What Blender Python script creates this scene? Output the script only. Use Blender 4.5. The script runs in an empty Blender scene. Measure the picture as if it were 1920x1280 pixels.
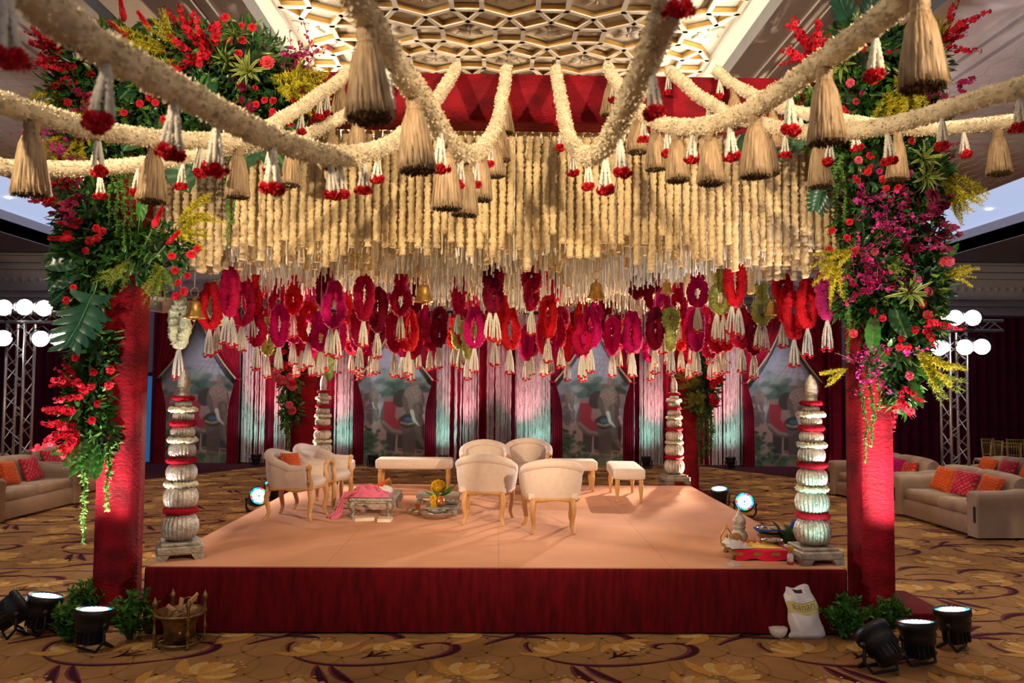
import bpy, math, random
import numpy as np
from mathutils import Vector, Matrix, Euler
random.seed(7); RNG = np.random.default_rng(7)
PI = math.pi
S = bpy.context.scene
COL = S.collection

# ---------------------------------------------------------------- camera, world, exposure
CAMZ = 2.12; FPX = 1500.0
cam = bpy.data.cameras.new('camera'); camo = bpy.data.objects.new('camera', cam); COL.objects.link(camo)
cam.sensor_width = 36; cam.lens = FPX/1920*36; cam.clip_start = .05; cam.clip_end = 80
camo.location = (0, 0, CAMZ)
CR = Matrix.Rotation(math.radians(-1.0), 3, 'Z') @ Matrix.Rotation(math.radians(92.9), 3, 'X') @ Matrix.Rotation(math.radians(.45), 3, 'Z')
camo.rotation_euler = CR.to_euler()
cam.dof.use_dof = True; cam.dof.focus_distance = 7.8; cam.dof.aperture_fstop = 2.4
S.camera = camo
W = bpy.data.worlds.new('room_glow'); S.world = W; W.use_nodes = True
W.node_tree.nodes['Background'].inputs[0].default_value = (.62, .55, .62, 1)
W.node_tree.nodes['Background'].inputs[1].default_value = .40
S.view_settings.view_transform = 'Standard'; S.view_settings.look = 'None'
S.view_settings.gamma = 1; S.view_settings.use_curve_mapping = False
S.view_settings.exposure = 0.0
S.cycles.max_bounces = 4; S.cycles.diffuse_bounces = 2; S.cycles.glossy_bounces = 2; S.cycles.transmission_bounces = 2; S.cycles.light_sampling_threshold = .03; S.cycles.caustics_reflective = False; S.cycles.caustics_refractive = False

def ray(px, py):
    return CR @ Vector(((px-960)/FPX, (640-py)/FPX, -1))
def at(px, py, d):
    r = ray(px, py); return Vector((0, 0, CAMZ)) + r*(d/r.y)
def onz(px, py, z):
    r = ray(px, py); return Vector((0, 0, CAMZ)) + r*((z-CAMZ)/r.z)
def onplane(px, py, p, n):
    r = ray(px, py); o = Vector((0, 0, CAMZ)); return o + r*((p-o).dot(n)/r.dot(n))
def proj(p):
    q = CR.transposed() @ (Vector(p)-Vector((0, 0, CAMZ))); return 960+FPX*q.x/-q.z, 640-FPX*q.y/-q.z

def lamp(name, kind, loc, energy, color, target=None, size=.1, spot=60, blend=.6, sy=None):
    l = bpy.data.lights.new(name, kind); l.energy = energy; l.color = color
    if kind == 'SPOT': l.spot_size = math.radians(spot); l.spot_blend = blend; l.shadow_soft_size = size
    elif kind == 'AREA': l.size = size; l.shape = 'RECTANGLE' if sy else 'SQUARE'; l.size_y = sy or size
    else: l.shadow_soft_size = size
    o = bpy.data.objects.new(name, l); COL.objects.link(o); o.location = loc
    if target is not None: o.rotation_euler = (Vector(target)-Vector(loc)).to_track_quat('-Z', 'Y').to_euler()
    return o
# house stage lamps hung in the hall behind the camera, aimed at the canopy
WARM = (1, .70, .40); COOL = (.80, .88, 1)
KEY = 1.25
lamp('hall_spotlight', 'SPOT', (-4.6, -1.5, 5.4), 3000*KEY, (1, .76, .48), (.6, 8, 3.9), .12, 48, .7)
lamp('hall_spotlight', 'SPOT', (4.9, -1.5, 5.4), 2700*KEY, (1, .74, .46), (-.6, 8, 3.9), .12, 48, .7)
# recessed ceiling downlights
for x, y in [(-3.9, 5.5), (3.9, 5.5), (-7.5, 9), (7.5, 9), (-7.5, 14), (7.5, 14), (-6.5, 18), (6.5, 18)]:
    lamp('downlight_beam', 'SPOT', (x, y, 5.85), 250, (1, .80, .60), (x, y, 0), .08, 115, .9)
# LED strips in the two sides of the ceiling recess
for s in (-1, 1): lamp('cove_strip', 'AREA', (.10+s*2.5, 9, 5.93), 150, (1, .84, .62), (.10, 9, 6.9), 18, sy=.10)

# ---------------------------------------------------------------- mesh helpers
def V3(a): return np.asarray(a, float).reshape(-1, 3)
class MB:
    def __init__(s): s.V = []; s.F = []; s.C = []; s.n = 0
    def add(s, v, faces, col=None, M=None):
        v = V3(v)
        if M is not None: M = np.array(M); v = v @ M[:3, :3].T + M[:3, 3]
        s.V.append(v)
        for f in faces:
            f = np.asarray(f, int)
            if f.ndim == 1: f = f.reshape(1, -1)
            if f.size: s.F.append(f + s.n)
        c = np.ones((len(v), 4)); c[:, :3] = .8 if col is None else col
        s.C.append(c); s.n += len(v); return s
    def merge(s, o, M=None, col=None):
        v = np.concatenate(o.V)
        if M is not None: M = np.array(M); v = v @ M[:3, :3].T + M[:3, 3]
        s.V.append(v); s.F += [f + s.n for f in o.F]
        c = np.concatenate(o.C).copy()
        if col is not None: c[:, :3] = col
        s.C.append(c); s.n += len(v); return s
    def scatter(s, base, mats, cols=None):
        """base: MB, mats: N x 4 x 4"""
        mats = np.asarray(mats, float); N = len(mats)
        if N == 0: return s
        v = np.concatenate(base.V); k = len(v); c = np.concatenate(base.C)
        vv = np.einsum('nij,kj->nki', mats[:, :3, :3], v) + mats[:, None, :3, 3]
        s.V.append(vv.reshape(-1, 3))
        off = (np.arange(N)*k)[:, None, None]
        for f in base.F: s.F.append((f[None]+off).reshape(-1, f.shape[1]) + s.n)
        cc = np.repeat(c[None], N, 0)
        if cols is not None: cc[:, :, :3] = np.asarray(cols)[:, None, :]*(cc[:, :, :3]/.8)
        s.C.append(cc.reshape(-1, 4)); s.n += N*k; return s
    def box(s, c, d, M=None, col=None, b=0):
        x, y, z = np.array(d)/2.
        if b:
            v = []; 
            for zz, q in ((-z, b), (-z+b, 0), (z-b, 0), (z, b)):
                v += [(-x+q+b*(q == 0), -y+q, zz), (x-q-b*(q == 0), -y+q, zz), (x-q, -y+q+b*(q == 0), zz), (x-q, y-q-b*(q == 0), zz),
                      (x-q-b*(q == 0), y-q, zz), (-x+q+b*(q == 0), y-q, zz), (-x+q, y-q-b*(q == 0), zz), (-x+q, -y+q+b*(q == 0), zz)]
            f = [[i*8+j, i*8+(j+1) % 8, i*8+8+(j+1) % 8, i*8+8+j] for i in range(3) for j in range(8)]
            return s.add(np.array(v)+np.array(c), [f, [list(range(7, -1, -1))], [list(range(24, 32))]], col, M)
        v = np.array([(-x, -y, -z), (x, -y, -z), (x, y, -z), (-x, y, -z), (-x, -y, z), (x, -y, z), (x, y, z), (-x, y, z)])+np.array(c)
        return s.add(v, [[(3, 2, 1, 0), (4, 5, 6, 7), (0, 1, 5, 4), (1, 2, 6, 5), (2, 3, 7, 6), (3, 0, 4, 7)]], col, M)
    def tube(s, pts, r, n=8, closed=False, jit=0, col=None, cap=True, flat=1.0, M=None):
        P = V3(pts); m = len(P); r = np.broadcast_to(np.asarray(r, float), (m,))
        T = np.roll(P, -1, 0)-np.roll(P, 1, 0)
        if not closed: T[0] = P[1]-P[0]; T[-1] = P[-1]-P[-2]
        T /= np.linalg.norm(T, axis=1)[:, None]+1e-9
        up = np.array([0, 0, 1.]) if abs(T[0][2]) < .9 else np.array([1., 0, 0])
        A = []; a = np.cross(T[0], up); a /= np.linalg.norm(a)
        for t in T:
            a = a-t*np.dot(a, t); a /= np.linalg.norm(a)+1e-9; A.append(a)
        A = np.array(A); B = np.cross(T, A)
        th = np.arange(n)/n*2*PI
        rr = np.repeat(r[:, None], n, 1)
        if jit: rr = rr*(1+RNG.uniform(-jit, jit, (m, n)))
        v = P[:, None]+rr[..., None]*(A[:, None]*np.cos(th)[None, :, None]+B[:, None]*flat*np.sin(th)[None, :, None])
        i = np.arange(m if closed else m-1)[:, None]; j = np.arange(n)[None]
        f = np.stack([i*n+j, i*n+(j+1) % n, ((i+1) % m)*n+(j+1) % n, ((i+1) % m)*n+j], -1).reshape(-1, 4)
        F = [f]
        if cap and not closed: F += [[list(range(n-1, -1, -1))], [list(range((m-1)*n, m*n))]]
        return s.add(v.reshape(-1, 3), F, col, M)
    def lathe(s, prof, n=24, flute=0, nf=0, M=None, col=None, jit=0):
        pr = np.array(prof, float); m = len(pr); th = np.arange(n)/n*2*PI
        k = np.ones((m, n))
        if np.any(flute):
            amp = flute if np.ndim(flute) else np.full(m, flute)
            k = 1+np.asarray(amp)[:, None]*(np.abs(np.sin(th*nf/2))[None]-.6)
        if jit: k = k*(1+RNG.uniform(-jit, jit, (m, n)))
        v = np.stack([pr[:, :1]*k*np.cos(th), pr[:, :1]*k*np.sin(th), np.repeat(pr[:, 1:], n, 1)], -1)
        i = np.arange(m-1)[:, None]; j = np.arange(n)[None]
        f = np.stack([i*n+j, i*n+(j+1) % n, (i+1)*n+(j+1) % n, (i+1)*n+j], -1).reshape(-1, 4)
        return s.add(v.reshape(-1, 3), [f, [list(range(n-1, -1, -1))], [list(range((m-1)*n, m*n))]], col, M)
    def grid(s, P, col=None, closeu=False, M=None):
        P = np.asarray(P, float); a, b = P.shape[:2]
        i = np.arange(a if closeu else a-1)[:, None]; j = np.arange(b-1)[None]
        f = np.stack([i*b+j, ((i+1) % a)*b+j, ((i+1) % a)*b+j+1, i*b+j+1], -1).reshape(-1, 4)
        return s.add(P.reshape(-1, 3), [f], col, M)
    def blob(s, c, r, n=10, m=7, jit=0, M=None, col=None):
        r = np.broadcast_to(np.asarray(r, float), (3,))
        prof = [(max(math.sin(PI*i/(m-1)), .02), -math.cos(PI*i/(m-1))) for i in range(m)]
        o = MB().lathe(prof, n, jit=jit); v = o.V[0]*r+np.array(c)
        return s.add(v, o.F, col, M)
    def mesh(s, name, smooth=True):
        v = np.concatenate(s.V); me = bpy.data.meshes.new(name)
        me.vertices.add(len(v)); me.vertices.foreach_set('co', v.ravel())
        L = np.concatenate([f.ravel() for f in s.F]); sz = np.concatenate([np.full(len(f), f.shape[1]) for f in s.F])
        me.loops.add(len(L)); me.loops.foreach_set('vertex_index', L.astype(np.int32))
        me.polygons.add(len(sz)); me.polygons.foreach_set('loop_start', np.concatenate([[0], np.cumsum(sz)[:-1]]).astype(np.int32))
        me.update(calc_edges=True)
        me.polygons.foreach_set('use_smooth', np.full(len(sz), smooth))
        a = me.color_attributes.new('Col', 'FLOAT_COLOR', 'POINT'); a.data.foreach_set('color', np.concatenate(s.C).ravel())
        me.update(); return me
    def build(s, name, mat, parent=None, smooth=True, off=None, kind=None):
        if off is not None: s.V = [v-np.array(off) for v in s.V]
        return obj(name, s.mesh(name, smooth), mat, parent, kind)
def obj(name, me, mat, parent=None, kind=None):
    if mat is not None and not me.materials: me.materials.append(mat)
    o = bpy.data.objects.new(name, me); COL.objects.link(o)
    if parent is not None: o.parent = parent
    if kind: o['kind'] = kind
    return o
def thing(name, label, cat, loc=(0, 0, 0), rz=0, group=None):
    o = bpy.data.objects.new(name, None); COL.objects.link(o); o.empty_display_size = .1
    o.location = loc; o.rotation_euler = (0, 0, rz); return tag(o, label, cat, group)
def tag(o, label, cat, group=None):
    o['label'] = label; o['category'] = cat
    if group: o['group'] = group
    return o
def struct(o): o['kind'] = 'structure'; return o
def dup(root, loc, rz=0, label=None, group=None, scale=None):
    def rec(o, par):
        c = o.copy(); COL.objects.link(c); c.parent = par
        for ch in o.children: rec(ch, c)
        return c
    r = rec(root, None); r.location = loc; r.rotation_euler = (0, 0, rz)
    if scale: r.scale = (scale,)*3
    if label: r['label'] = label
    if group: r['group'] = group
    return r
def TM(loc=(0, 0, 0), rot=(0, 0, 0), sc=1):
    sc = (sc,)*3 if np.isscalar(sc) else sc
    return Matrix.Translation(loc) @ Euler(rot).to_matrix().to_4x4() @ Matrix.Diagonal((*sc, 1))
def frame_to(d, loc, sc=1, roll=None):
    """matrix taking local +Z to direction d"""
    q = Vector(d).to_track_quat('Z', 'Y').to_matrix().to_4x4()
    r = random.uniform(0, 2*PI) if roll is None else roll
    return Matrix.Translation(loc) @ q @ Matrix.Rotation(r, 4, 'Z') @ Matrix.Scale(sc, 4)
def bez(p, n=12):
    p = [np.array(q, float) for q in p]; t = np.linspace(0, 1, n)[:, None]
    if len(p) == 3: return (1-t)**2*p[0]+2*t*(1-t)*p[1]+t*t*p[2]
    return (1-t)**3*p[0]+3*t*(1-t)**2*p[1]+3*t*t*(1-t)*p[2]+t**3*p[3]
def spline(pts, step):
    P = np.array(pts, float); out = []
    Q = np.vstack([2*P[0]-P[1], P, 2*P[-1]-P[-2]])
    for i in range(1, len(Q)-2):
        a, b, c, d = Q[i-1:i+3]; n = max(2, int(np.linalg.norm(c-b)/step))
        t = np.linspace(0, 1, n, endpoint=False)[:, None]
        out.append(.5*((2*b)+(-a+c)*t+(2*a-5*b+4*c-d)*t*t+(-a+3*b-3*c+d)*t**3))
    return np.vstack(out+[P[-1:]])
def wob(x, seed=0):
    return np.sin(x*1.7+seed)*.5+np.sin(x*3.1+seed*2.3)*.3+np.sin(x*7.3+seed*5.1)*.2

# ---------------------------------------------------------------- materials
def mat(name, col, rough=.6, metal=0, var=.15, scale=8, bump=0, bscale=None, sheen=0, sheen_col=None, emit=None, es=0, vcol=False, transl=0, stretch=None, spec=.5, coat=0):
    m = bpy.data.materials.new(name); m.use_nodes = True; nt = m.node_tree; N = nt.nodes; L = nt.links
    b = N['Principled BSDF']; out = N['Material Output']
    b.inputs['Roughness'].default_value = rough; b.inputs['Metallic'].default_value = metal
    b.inputs['Specular IOR Level'].default_value = spec; b.inputs['Coat Weight'].default_value = coat
    tc = N.new('ShaderNodeTexCoord'); mp = N.new('ShaderNodeMapping'); L.new(tc.outputs['Object'], mp.inputs[0])
    if stretch: mp.inputs['Scale'].default_value = stretch
    nz = N.new('ShaderNodeTexNoise'); nz.inputs['Scale'].default_value = scale; nz.inputs['Detail'].default_value = 3; L.new(mp.outputs[0], nz.inputs[0])
    rp = N.new('ShaderNodeMapRange'); rp.inputs[1].default_value = .3; rp.inputs[2].default_value = .7
    rp.inputs[3].default_value = 1-var; rp.inputs[4].default_value = 1+var; L.new(nz.outputs['Fac'], rp.inputs[0])
    mx = N.new('ShaderNodeMix'); mx.data_type = 'RGBA'; mx.blend_type = 'MULTIPLY'; mx.inputs[0].default_value = 1
    if vcol:
        at_ = N.new('ShaderNodeAttribute'); at_.attribute_name = 'Col'; L.new(at_.outputs['Color'], mx.inputs[6])
    else: mx.inputs[6].default_value = (*col, 1)
    L.new(rp.outputs[0], mx.inputs[7]); L.new(mx.outputs[2], b.inputs['Base Color'])
    if sheen:
        b.inputs['Sheen Weight'].default_value = sheen; b.inputs['Sheen Roughness'].default_value = .35
        b.inputs['Sheen Tint'].default_value = (*(sheen_col or col), 1)
    if bump:
        n2 = N.new('ShaderNodeTexNoise'); n2.inputs['Scale'].default_value = bscale or scale*4; n2.inputs['Detail'].default_value = 4; L.new(mp.outputs[0], n2.inputs[0])
        bp = N.new('ShaderNodeBump'); bp.inputs['Strength'].default_value = bump; bp.inputs['Distance'].default_value = .02
        L.new(n2.outputs['Fac'], bp.inputs['Height']); L.new(bp.outputs[0], b.inputs['Normal'])
    if emit: b.inputs['Emission Color'].default_value = (*emit, 1); b.inputs['Emission Strength'].default_value = es
    if transl:
        t = N.new('ShaderNodeBsdfTranslucent'); L.new(mx.outputs[2], t.inputs[0]); ms = N.new('ShaderNodeMixShader'); ms.inputs[0].default_value = transl
        L.new(b.outputs[0], ms.inputs[1]); L.new(t.outputs[0], ms.inputs[2]); L.new(ms.outputs[0], out.inputs[0])
    return m
VEL = mat('red_velvet', (.19, .0015, .008), .75, var=.5, scale=3.5, bump=.6, bscale=26, sheen=.22, sheen_col=(.9, .03, .06), spec=.2, stretch=(1, 1, 1.7))
VELS = mat('skirt_velvet', (.10, .001, .005), .85, var=.4, scale=4, bump=.3, bscale=24, sheen=.25, sheen_col=(.7, .03, .05), spec=.15, stretch=(6, 6, 1))
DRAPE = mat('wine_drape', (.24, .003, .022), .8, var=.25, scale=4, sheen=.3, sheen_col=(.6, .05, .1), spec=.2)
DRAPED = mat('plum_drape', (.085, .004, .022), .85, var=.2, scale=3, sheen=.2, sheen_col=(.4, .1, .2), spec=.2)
CARPET = mat('hall_carpet', (.33, .175, .072), .95, var=.14, scale=3, bump=.3, bscale=300, spec=.1)
CARPRINT = mat('carpet_print', (1, 1, 1), .95, var=.15, scale=40, vcol=True, spec=.1)
CARDK = mat('plum_carpet', (.05, .012, .022), .95, var=.2, spec=.1)
STAGE = mat('peach_carpet', (.72, .36, .22), .95, var=.05, scale=2, bump=.15, bscale=250, spec=.1)
PLAS = mat('ceiling_plaster', (.64, .59, .58), .7, var=.03, spec=.3)
PLASW = mat('cream_plaster', (.86, .79, .70), .6, var=.03, spec=.3)
GOLD = mat('gilt', (.78, .50, .16), .35, .7, var=.1)
WALLM = mat('wall_plaster', (.42, .40, .44), .7, var=.04, spec=.3)
CREAMF = mat('cream_blossom', (.90, .72, .42), .7, var=.22, scale=30, bump=.6, bscale=90, transl=.3, spec=.2)
ROPEF = mat('white_blossom_rope', (.84, .74, .54), .7, var=.16, scale=10, bump=.25, bscale=70, transl=.18, spec=.2)
WHITEF = mat('white_bud', (.86, .83, .74), .6, var=.1, transl=.2, spec=.2)
JUTE = mat('jute_fibre', (.36, .245, .135), .5, var=.35, scale=60, stretch=(1, 1, .05), sheen=.4, sheen_col=(1, .85, .6), bump=.5, bscale=90)
JUTED = mat('jute_cut_end', (.10, .055, .02), .9, var=.4, scale=90)
REDF = mat('red_bloom', (.62, .008, .02), .7, var=.25, scale=40, spec=.2)
VC = mat('flower_colours', (1, 1, 1), .6, var=.18, scale=14, vcol=True, transl=.2, spec=.3)
VCG = mat('glossy_leaf', (1, 1, 1), .3, var=.2, scale=6, vcol=True, transl=.12, spec=.5)
LOOPM = mat('petal_loop', (1, 1, 1), .75, var=.3, scale=45, vcol=True, bump=.7, bscale=120, transl=.15, spec=.15)
SILV = mat('beaten_silver', (.50, .46, .39), .42, .65, var=.35, scale=14, bump=.5, bscale=60)
SILVD = mat('aged_silver_wood', (.34, .30, .25), .5, .5, var=.35, scale=12, bump=.5, bscale=50)
WOODL = mat('light_oak', (.66, .35, .13), .45, var=.18, scale=6, stretch=(1, 1, .2))
LINEN = mat('cream_linen', (.76, .62, .54), .9, var=.05, scale=20, bump=.15, bscale=400, sheen=.2, sheen_col=(1, .9, .8), spec=.2)
SOFA = mat('taupe_suede', (.40, .29, .21), .9, var=.10, scale=5, sheen=.3, sheen_col=(.8, .7, .6), spec=.15)
BLACK = mat('black_metal', (.012, .012, .014), .45, .2, var=.1)
ALU = mat('aluminium_truss', (.55, .55, .58), .4, .8, var=.1)
BRASS = mat('brass', (.62, .38, .12), .33, .9, var=.2, scale=20)
BRASSD = mat('aged_brass', (.26, .16, .06), .45, .8, var=.4, scale=20, bump=.3, bscale=60)
STEEL = mat('steel', (.62, .58, .54), .22, .95, var=.1)
COPPER = mat('copper', (.75, .30, .10), .25, .9, var=.12)
VCM = mat('painted_colours', (1, 1, 1), .65, var=.08, vcol=True)
CLOTH = mat('cloth_colours', (1, 1, 1), .85, var=.08, scale=12, vcol=True, sheen=.2, sheen_col=(1, .9, .9), spec=.2)
STRM = mat('crystal_strings', (.66, .56, .54), .35, var=.25, scale=40, transl=.25, spec=.6)
THR = mat('thread', (.5, .42, .3), .7)
def glow(name, c, s):
    m = mat(name, c, .5, emit=c, es=s, var=0); m.cycles.emission_sampling = 'NONE'; return m
LEDW = glow('lit_white_lens', (1, .97, .93), 30); LEDC = glow('lit_cool_lens', (.70, .85, 1), .25); LEDB = glow('lit_led_bulb', (.9, .96, 1), 3.2)
LEDR = glow('lit_led_ring', (.05, .35, .8), 3); DOWN = glow('downlight_disc', (1, .92, .8), 12)
def led_rim():
    m = bpy.data.materials.new('led_rim'); m.use_nodes = True; nt = m.node_tree
    a = nt.nodes.new('ShaderNodeAttribute'); a.attribute_name = 'Col'; b = nt.nodes['Principled BSDF']
    nt.links.new(a.outputs['Color'], b.inputs['Emission Color']); nt.links.new(a.outputs['Color'], b.inputs['Base Color']); b.inputs['Emission Strength'].default_value = 1.6
    m.cycles.emission_sampling = 'NONE'; return m
RIM = led_rim()

# ================================================================ SETTING
YB = 20.9                                        # back wall
m = MB().box((0, 9, -.05), (34, 34, .1)); floor = struct(m.build('floor', CARPET, smooth=False))
# printed carpet: scroll and lotus motif, one tile repeated
def stroke(mb, pts, w, z, col, tip=.15, n=16):
    P = bez(pts, n) if len(pts) in (3, 4) else np.array(pts, float); T = np.gradient(P, axis=0); T /= np.linalg.norm(T, axis=1)[:, None]+1e-9
    t = np.linspace(0, 1, len(P)); ww = w*(tip+(1-tip)*np.sin(PI*np.clip(t, 0, 1))**.8)/2
    Nn = np.stack([-T[:, 1], T[:, 0]], 1)*ww[:, None]
    G = np.zeros((len(P), 2, 3)); G[:, 0, :2] = P+Nn; G[:, 1, :2] = P-Nn; G[..., 2] = z
    mb.grid(G, col)
TS = 1.9
MAR = (.045, .010, .018); PLUM = (.15, .035, .055); CRM = (.55, .36, .15); OCH = (.48, .25, .06); TAN = (.27, .145, .045)
def lotus(mb, x, y, s, a):
    R = np.array([[math.cos(a), -math.sin(a)], [math.sin(a), math.cos(a)]])
    for i, (an, L, wd, c) in enumerate([(-1.25, .26, .10, OCH), (1.25, .26, .10, OCH), (-.8, .24, .11, CRM), (.8, .24, .11, CRM), (-.4, .25, .11, OCH), (.4, .25, .11, OCH), (0, .26, .11, CRM), (-.2, .2, .03, OCH), (.2, .2, .03, OCH)]):
        e = np.array([math.sin(an), math.cos(an)])*L; k = np.array([math.sin(an*1.6), math.cos(an*1.6)])*L*.7
        tipp = e+np.array([.10*np.sign(an), .02])*(abs(an) > 1)
        q = [R @ (np.array(v)*s)+(x, y) for v in ((0, 0), k, tipp)]
        stroke(mb, q, wd*s, .0032+.0004*i, c, .1, 8)
    for k in range(5):
        q = R @ (np.array([(k-2)*.05, .30-.02*abs(k-2)])*s)+(x, y); stroke(mb, [q, q+(.008, .01), q+(.02, .02)], .022*s, .004, CRM, .5, 4)
tile = MB()
for k in range(6):                               # faint ogee net under the print
    for j in range(4):
        cx, cy = k*TS/6+(j % 2)*TS/12, j*TS/4
        stroke(tile, [(cx, cy), (cx+TS/6, cy+.12), (cx+TS/12, cy+TS/4)], .022, .0015, TAN, .9, 6)
        stroke(tile, [(cx, cy), (cx-TS/6, cy+.12), (cx-TS/12, cy+TS/4)], .022, .0015, TAN, .9, 6)
def dbl(p, w, z=.002):
    stroke(tile, p, w, z, PLUM); q = [np.array(v)+(.012, -.012) for v in p]; stroke(tile, q, w*.55, z+.0006, MAR)
dbl([(.05, .55), (.30, .20), (.75, .28), (1.05, .42)], .055); dbl([(.05, .55), (-.05, .78), (.02, .85)], .04)
dbl([(1.05, .42), (1.42, .55), (1.40, .85), (1.15, .82)], .10); dbl([(1.15, .82), (.98, .80), (1.0, .68), (1.08, .70)], .055)
dbl([(.50, 1.05), (.82, 1.15), (.98, .95), (.78, .62)], .10); dbl([(.50, 1.05), (.35, 1.15), (.25, 1.1)], .05)
dbl([(-.35, .78), (-.1, 1.05), (.15, 1.12), (.34, 1.08)], .08); dbl([(-.1, 1.0), (.1, 1.28), (.22, 1.3)], .07); dbl([(-.1, .98), (.12, 1.0), (.2, .93)], .07)
dbl([(1.15, 1.35), (1.35, 1.62), (1.6, 1.60), (1.72, 1.45)], .09); dbl([(1.72, 1.45), (1.85, 1.38), (1.86, 1.25), (1.7, 1.22)], .06)
dbl([(.55, 1.5), (.75, 1.75), (1.0, 1.66)], .10); dbl([(.55, 1.5), (.4, 1.42), (.2, 1.48), (-.1, 1.42)], .03)
dbl([(.32, .30), (.36, .05), (.5, -.12)], .10); dbl([(.42, .30), (.5, .08), (.66, -.06)], .09)
for b_ in ([(.62, .45), (.72, .52), (.8, .62)], [(.66, .48), (.70, .56), (.68, .62)], [(.68, .5), (.78, .5), (.86, .54)]): stroke(tile, b_, .03, .0028, MAR)
stroke(tile, [(1.3, 1.0), (1.5, 1.05), (1.75, .95)], .02, .0026, MAR, .6); stroke(tile, [(.5, 1.25), (.75, 1.38), (1.05, 1.3)], .02, .0026, MAR, .6)
lotus(tile, .28, .62, 1.0, .4); lotus(tile, 1.42, .10, 1.1, -.7); lotus(tile, 1.5, 1.12, 1.1, 1.3); lotus(tile, .78, .80, .8, -2.6); lotus(tile, .30, 1.68, 1.0, .2); lotus(tile, 1.15, 1.78, .9, -1.0)
pr = MB(); offs = [TM((i*TS+.25, j*TS+.1, 0)) for i in range(-8, 8) for j in range(1, 11)]
pr.scatter(tile, [np.array(o) for o in offs])
pr.build('carpet_print', CARPRINT, floor, False, kind='stuff')
cd = MB()                                        # plain plum carpet strips at the far sides
for s in (-1, 1): cd.add([(s*5.0, 20.8, .008), (s*15, 20.8, .008), (s*15, 15.5, .008), (s*8.6, 15.5, .008)], [[(0, 1, 2, 3) if s < 0 else (3, 2, 1, 0)]])
struct(cd.build('trim_1', CARDK, smooth=False))

# walls
def plane_box(name, c, d, mt, **k): return struct(MB().box(c, d).build(name, mt, smooth=False, **k))
wb = plane_box('wall_back', (0, YB+.3, 3.2), (34, .3, 6.4), WALLM)
for i, z in enumerate((4.02, 4.25, 4.42, 5.0, 5.16, 5.35)):
    MB().box((0, YB+.1, z), (33, .14 if i % 2 else .2, .05 if i not in (0, 3) else .09)).build('moulding', WALLM, wb, False)
rl = MB()                                        # carved frieze diamonds between the mouldings
for k in range(150):
    x = -16.4+k*.22; rl.add([(x-.09, YB+.12, 4.7), (x, YB+.12, 4.62), (x+.09, YB+.12, 4.7), (x, YB+.12, 4.78), (x, YB+.09, 4.7)], [[(0, 1, 4), (1, 2, 4), (2, 3, 4), (3, 0, 4)]])
rl.build('frieze', WALLM, wb, False, kind='stuff')
for s, nm in ((-1, 'wall_left'), (1, 'wall_right')): plane_box(nm, (s*16.6, 9, 3.2), (.3, 24, 6.4), WALLM)

# ceiling: lattice recess, lit reveal, plaster field, ribbed panels, cool-lit band, soffit
ZR, ZC = 6.32, 5.90
HW = 2.62; CX = .10
ceil = struct(MB().box((CX, 10, ZR+.08), (2*HW, 23, .1)).build('ceiling', PLASW, smooth=False))
COVE = mat('lit_reveal', (.9, .85, .75), .6, emit=(1, .86, .66), es=.35, var=.02)
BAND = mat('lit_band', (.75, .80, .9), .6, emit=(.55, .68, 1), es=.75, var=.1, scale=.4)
for s in (-1, 1):
    struct(MB().box((CX+s*(HW+.03), 10, (ZR+ZC)/2+.03), (.06, 23, ZR-ZC+.06)).build('trim_%d' % (2 if s < 0 else 3), COVE, smooth=False))
    c = struct(MB().box((CX+s*(HW+9.4)/2, 10, ZC+.05), (9.4-HW, 23, .1)).build('ceiling_%s' % ('left' if s < 0 else 'right'), PLAS, smooth=False))
    for x, w, h in ((3.05, .05, .03), (3.2, .07, .05), (5.1, .06, .05), (5.28, .12, .08), (5.5, .05, .05)):
        MB().box((CX+s*x, 10, ZC-h/2), (w, 23, h)).build('moulding', PLAS, c, False)
    MB().box((CX+s*4.2, 10, ZC-.004), (.14, 23, .012)).build('slot', BLACK, c, False)
    r = MB()                                     # wavy relief of the side panels
    for k in range(16):
        ys = np.linspace(4, 20.5, 130); x = 5.75+k*.225
        r.tube(np.stack([CX+s*(x+.045*np.sin(ys*2*PI/.55+(k % 2)*PI)), ys, np.full_like(ys, ZC-.002)], 1), .011, 4, cap=False)
    for k in range(60):
        xs = np.linspace(5.75, 9.2, 40); y = 4+k*.275
        r.tube(np.stack([CX+s*xs, y+.03*np.sin(xs*2*PI/.45+(k % 2)*PI), np.full_like(xs, ZC-.002)], 1), .009, 4, cap=False)
    r.build('wave_relief', PLAS, c, kind='stuff')
    b = struct(MB().box((CX+s*10.35, 10, ZC+.06), (1.9, 23, .1)).build('ceiling_band_%s' % ('left' if s < 0 else 'right'), BAND, smooth=False))
    for k in range(5): MB().lathe([(.001, 0), (.06, 0), (.07, .02)], 12, M=TM((CX+s*10.4, 9+k*2.6, ZC-.01))).build('downlight', DOWN, b)
    so = struct(MB().box((CX+s*14, 10, 5.55), (5.4, 23, .3)).build('ceiling_soffit_%s' % ('left' if s < 0 else 'right'), WALLM, smooth=False))
    MB().box((CX+s*11.35, 10, 5.66), (.1, 23, .5)).build('moulding', WALLM, so, False)
    for x, y in ((3.9, 5.5), (3.9, 12)):
        f = MB().lathe([(.10, 0), (.11, -.015), (.085, -.02), (.08, 0)], 20, M=TM((s*x, y, ZC))).build('downlight_trim', PLASW, c)
        MB().lathe([(.001, -.006), (.08, -.006), (.08, 0)], 16, M=TM((s*x, y, ZC))).build('downlight', DOWN, f)
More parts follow.
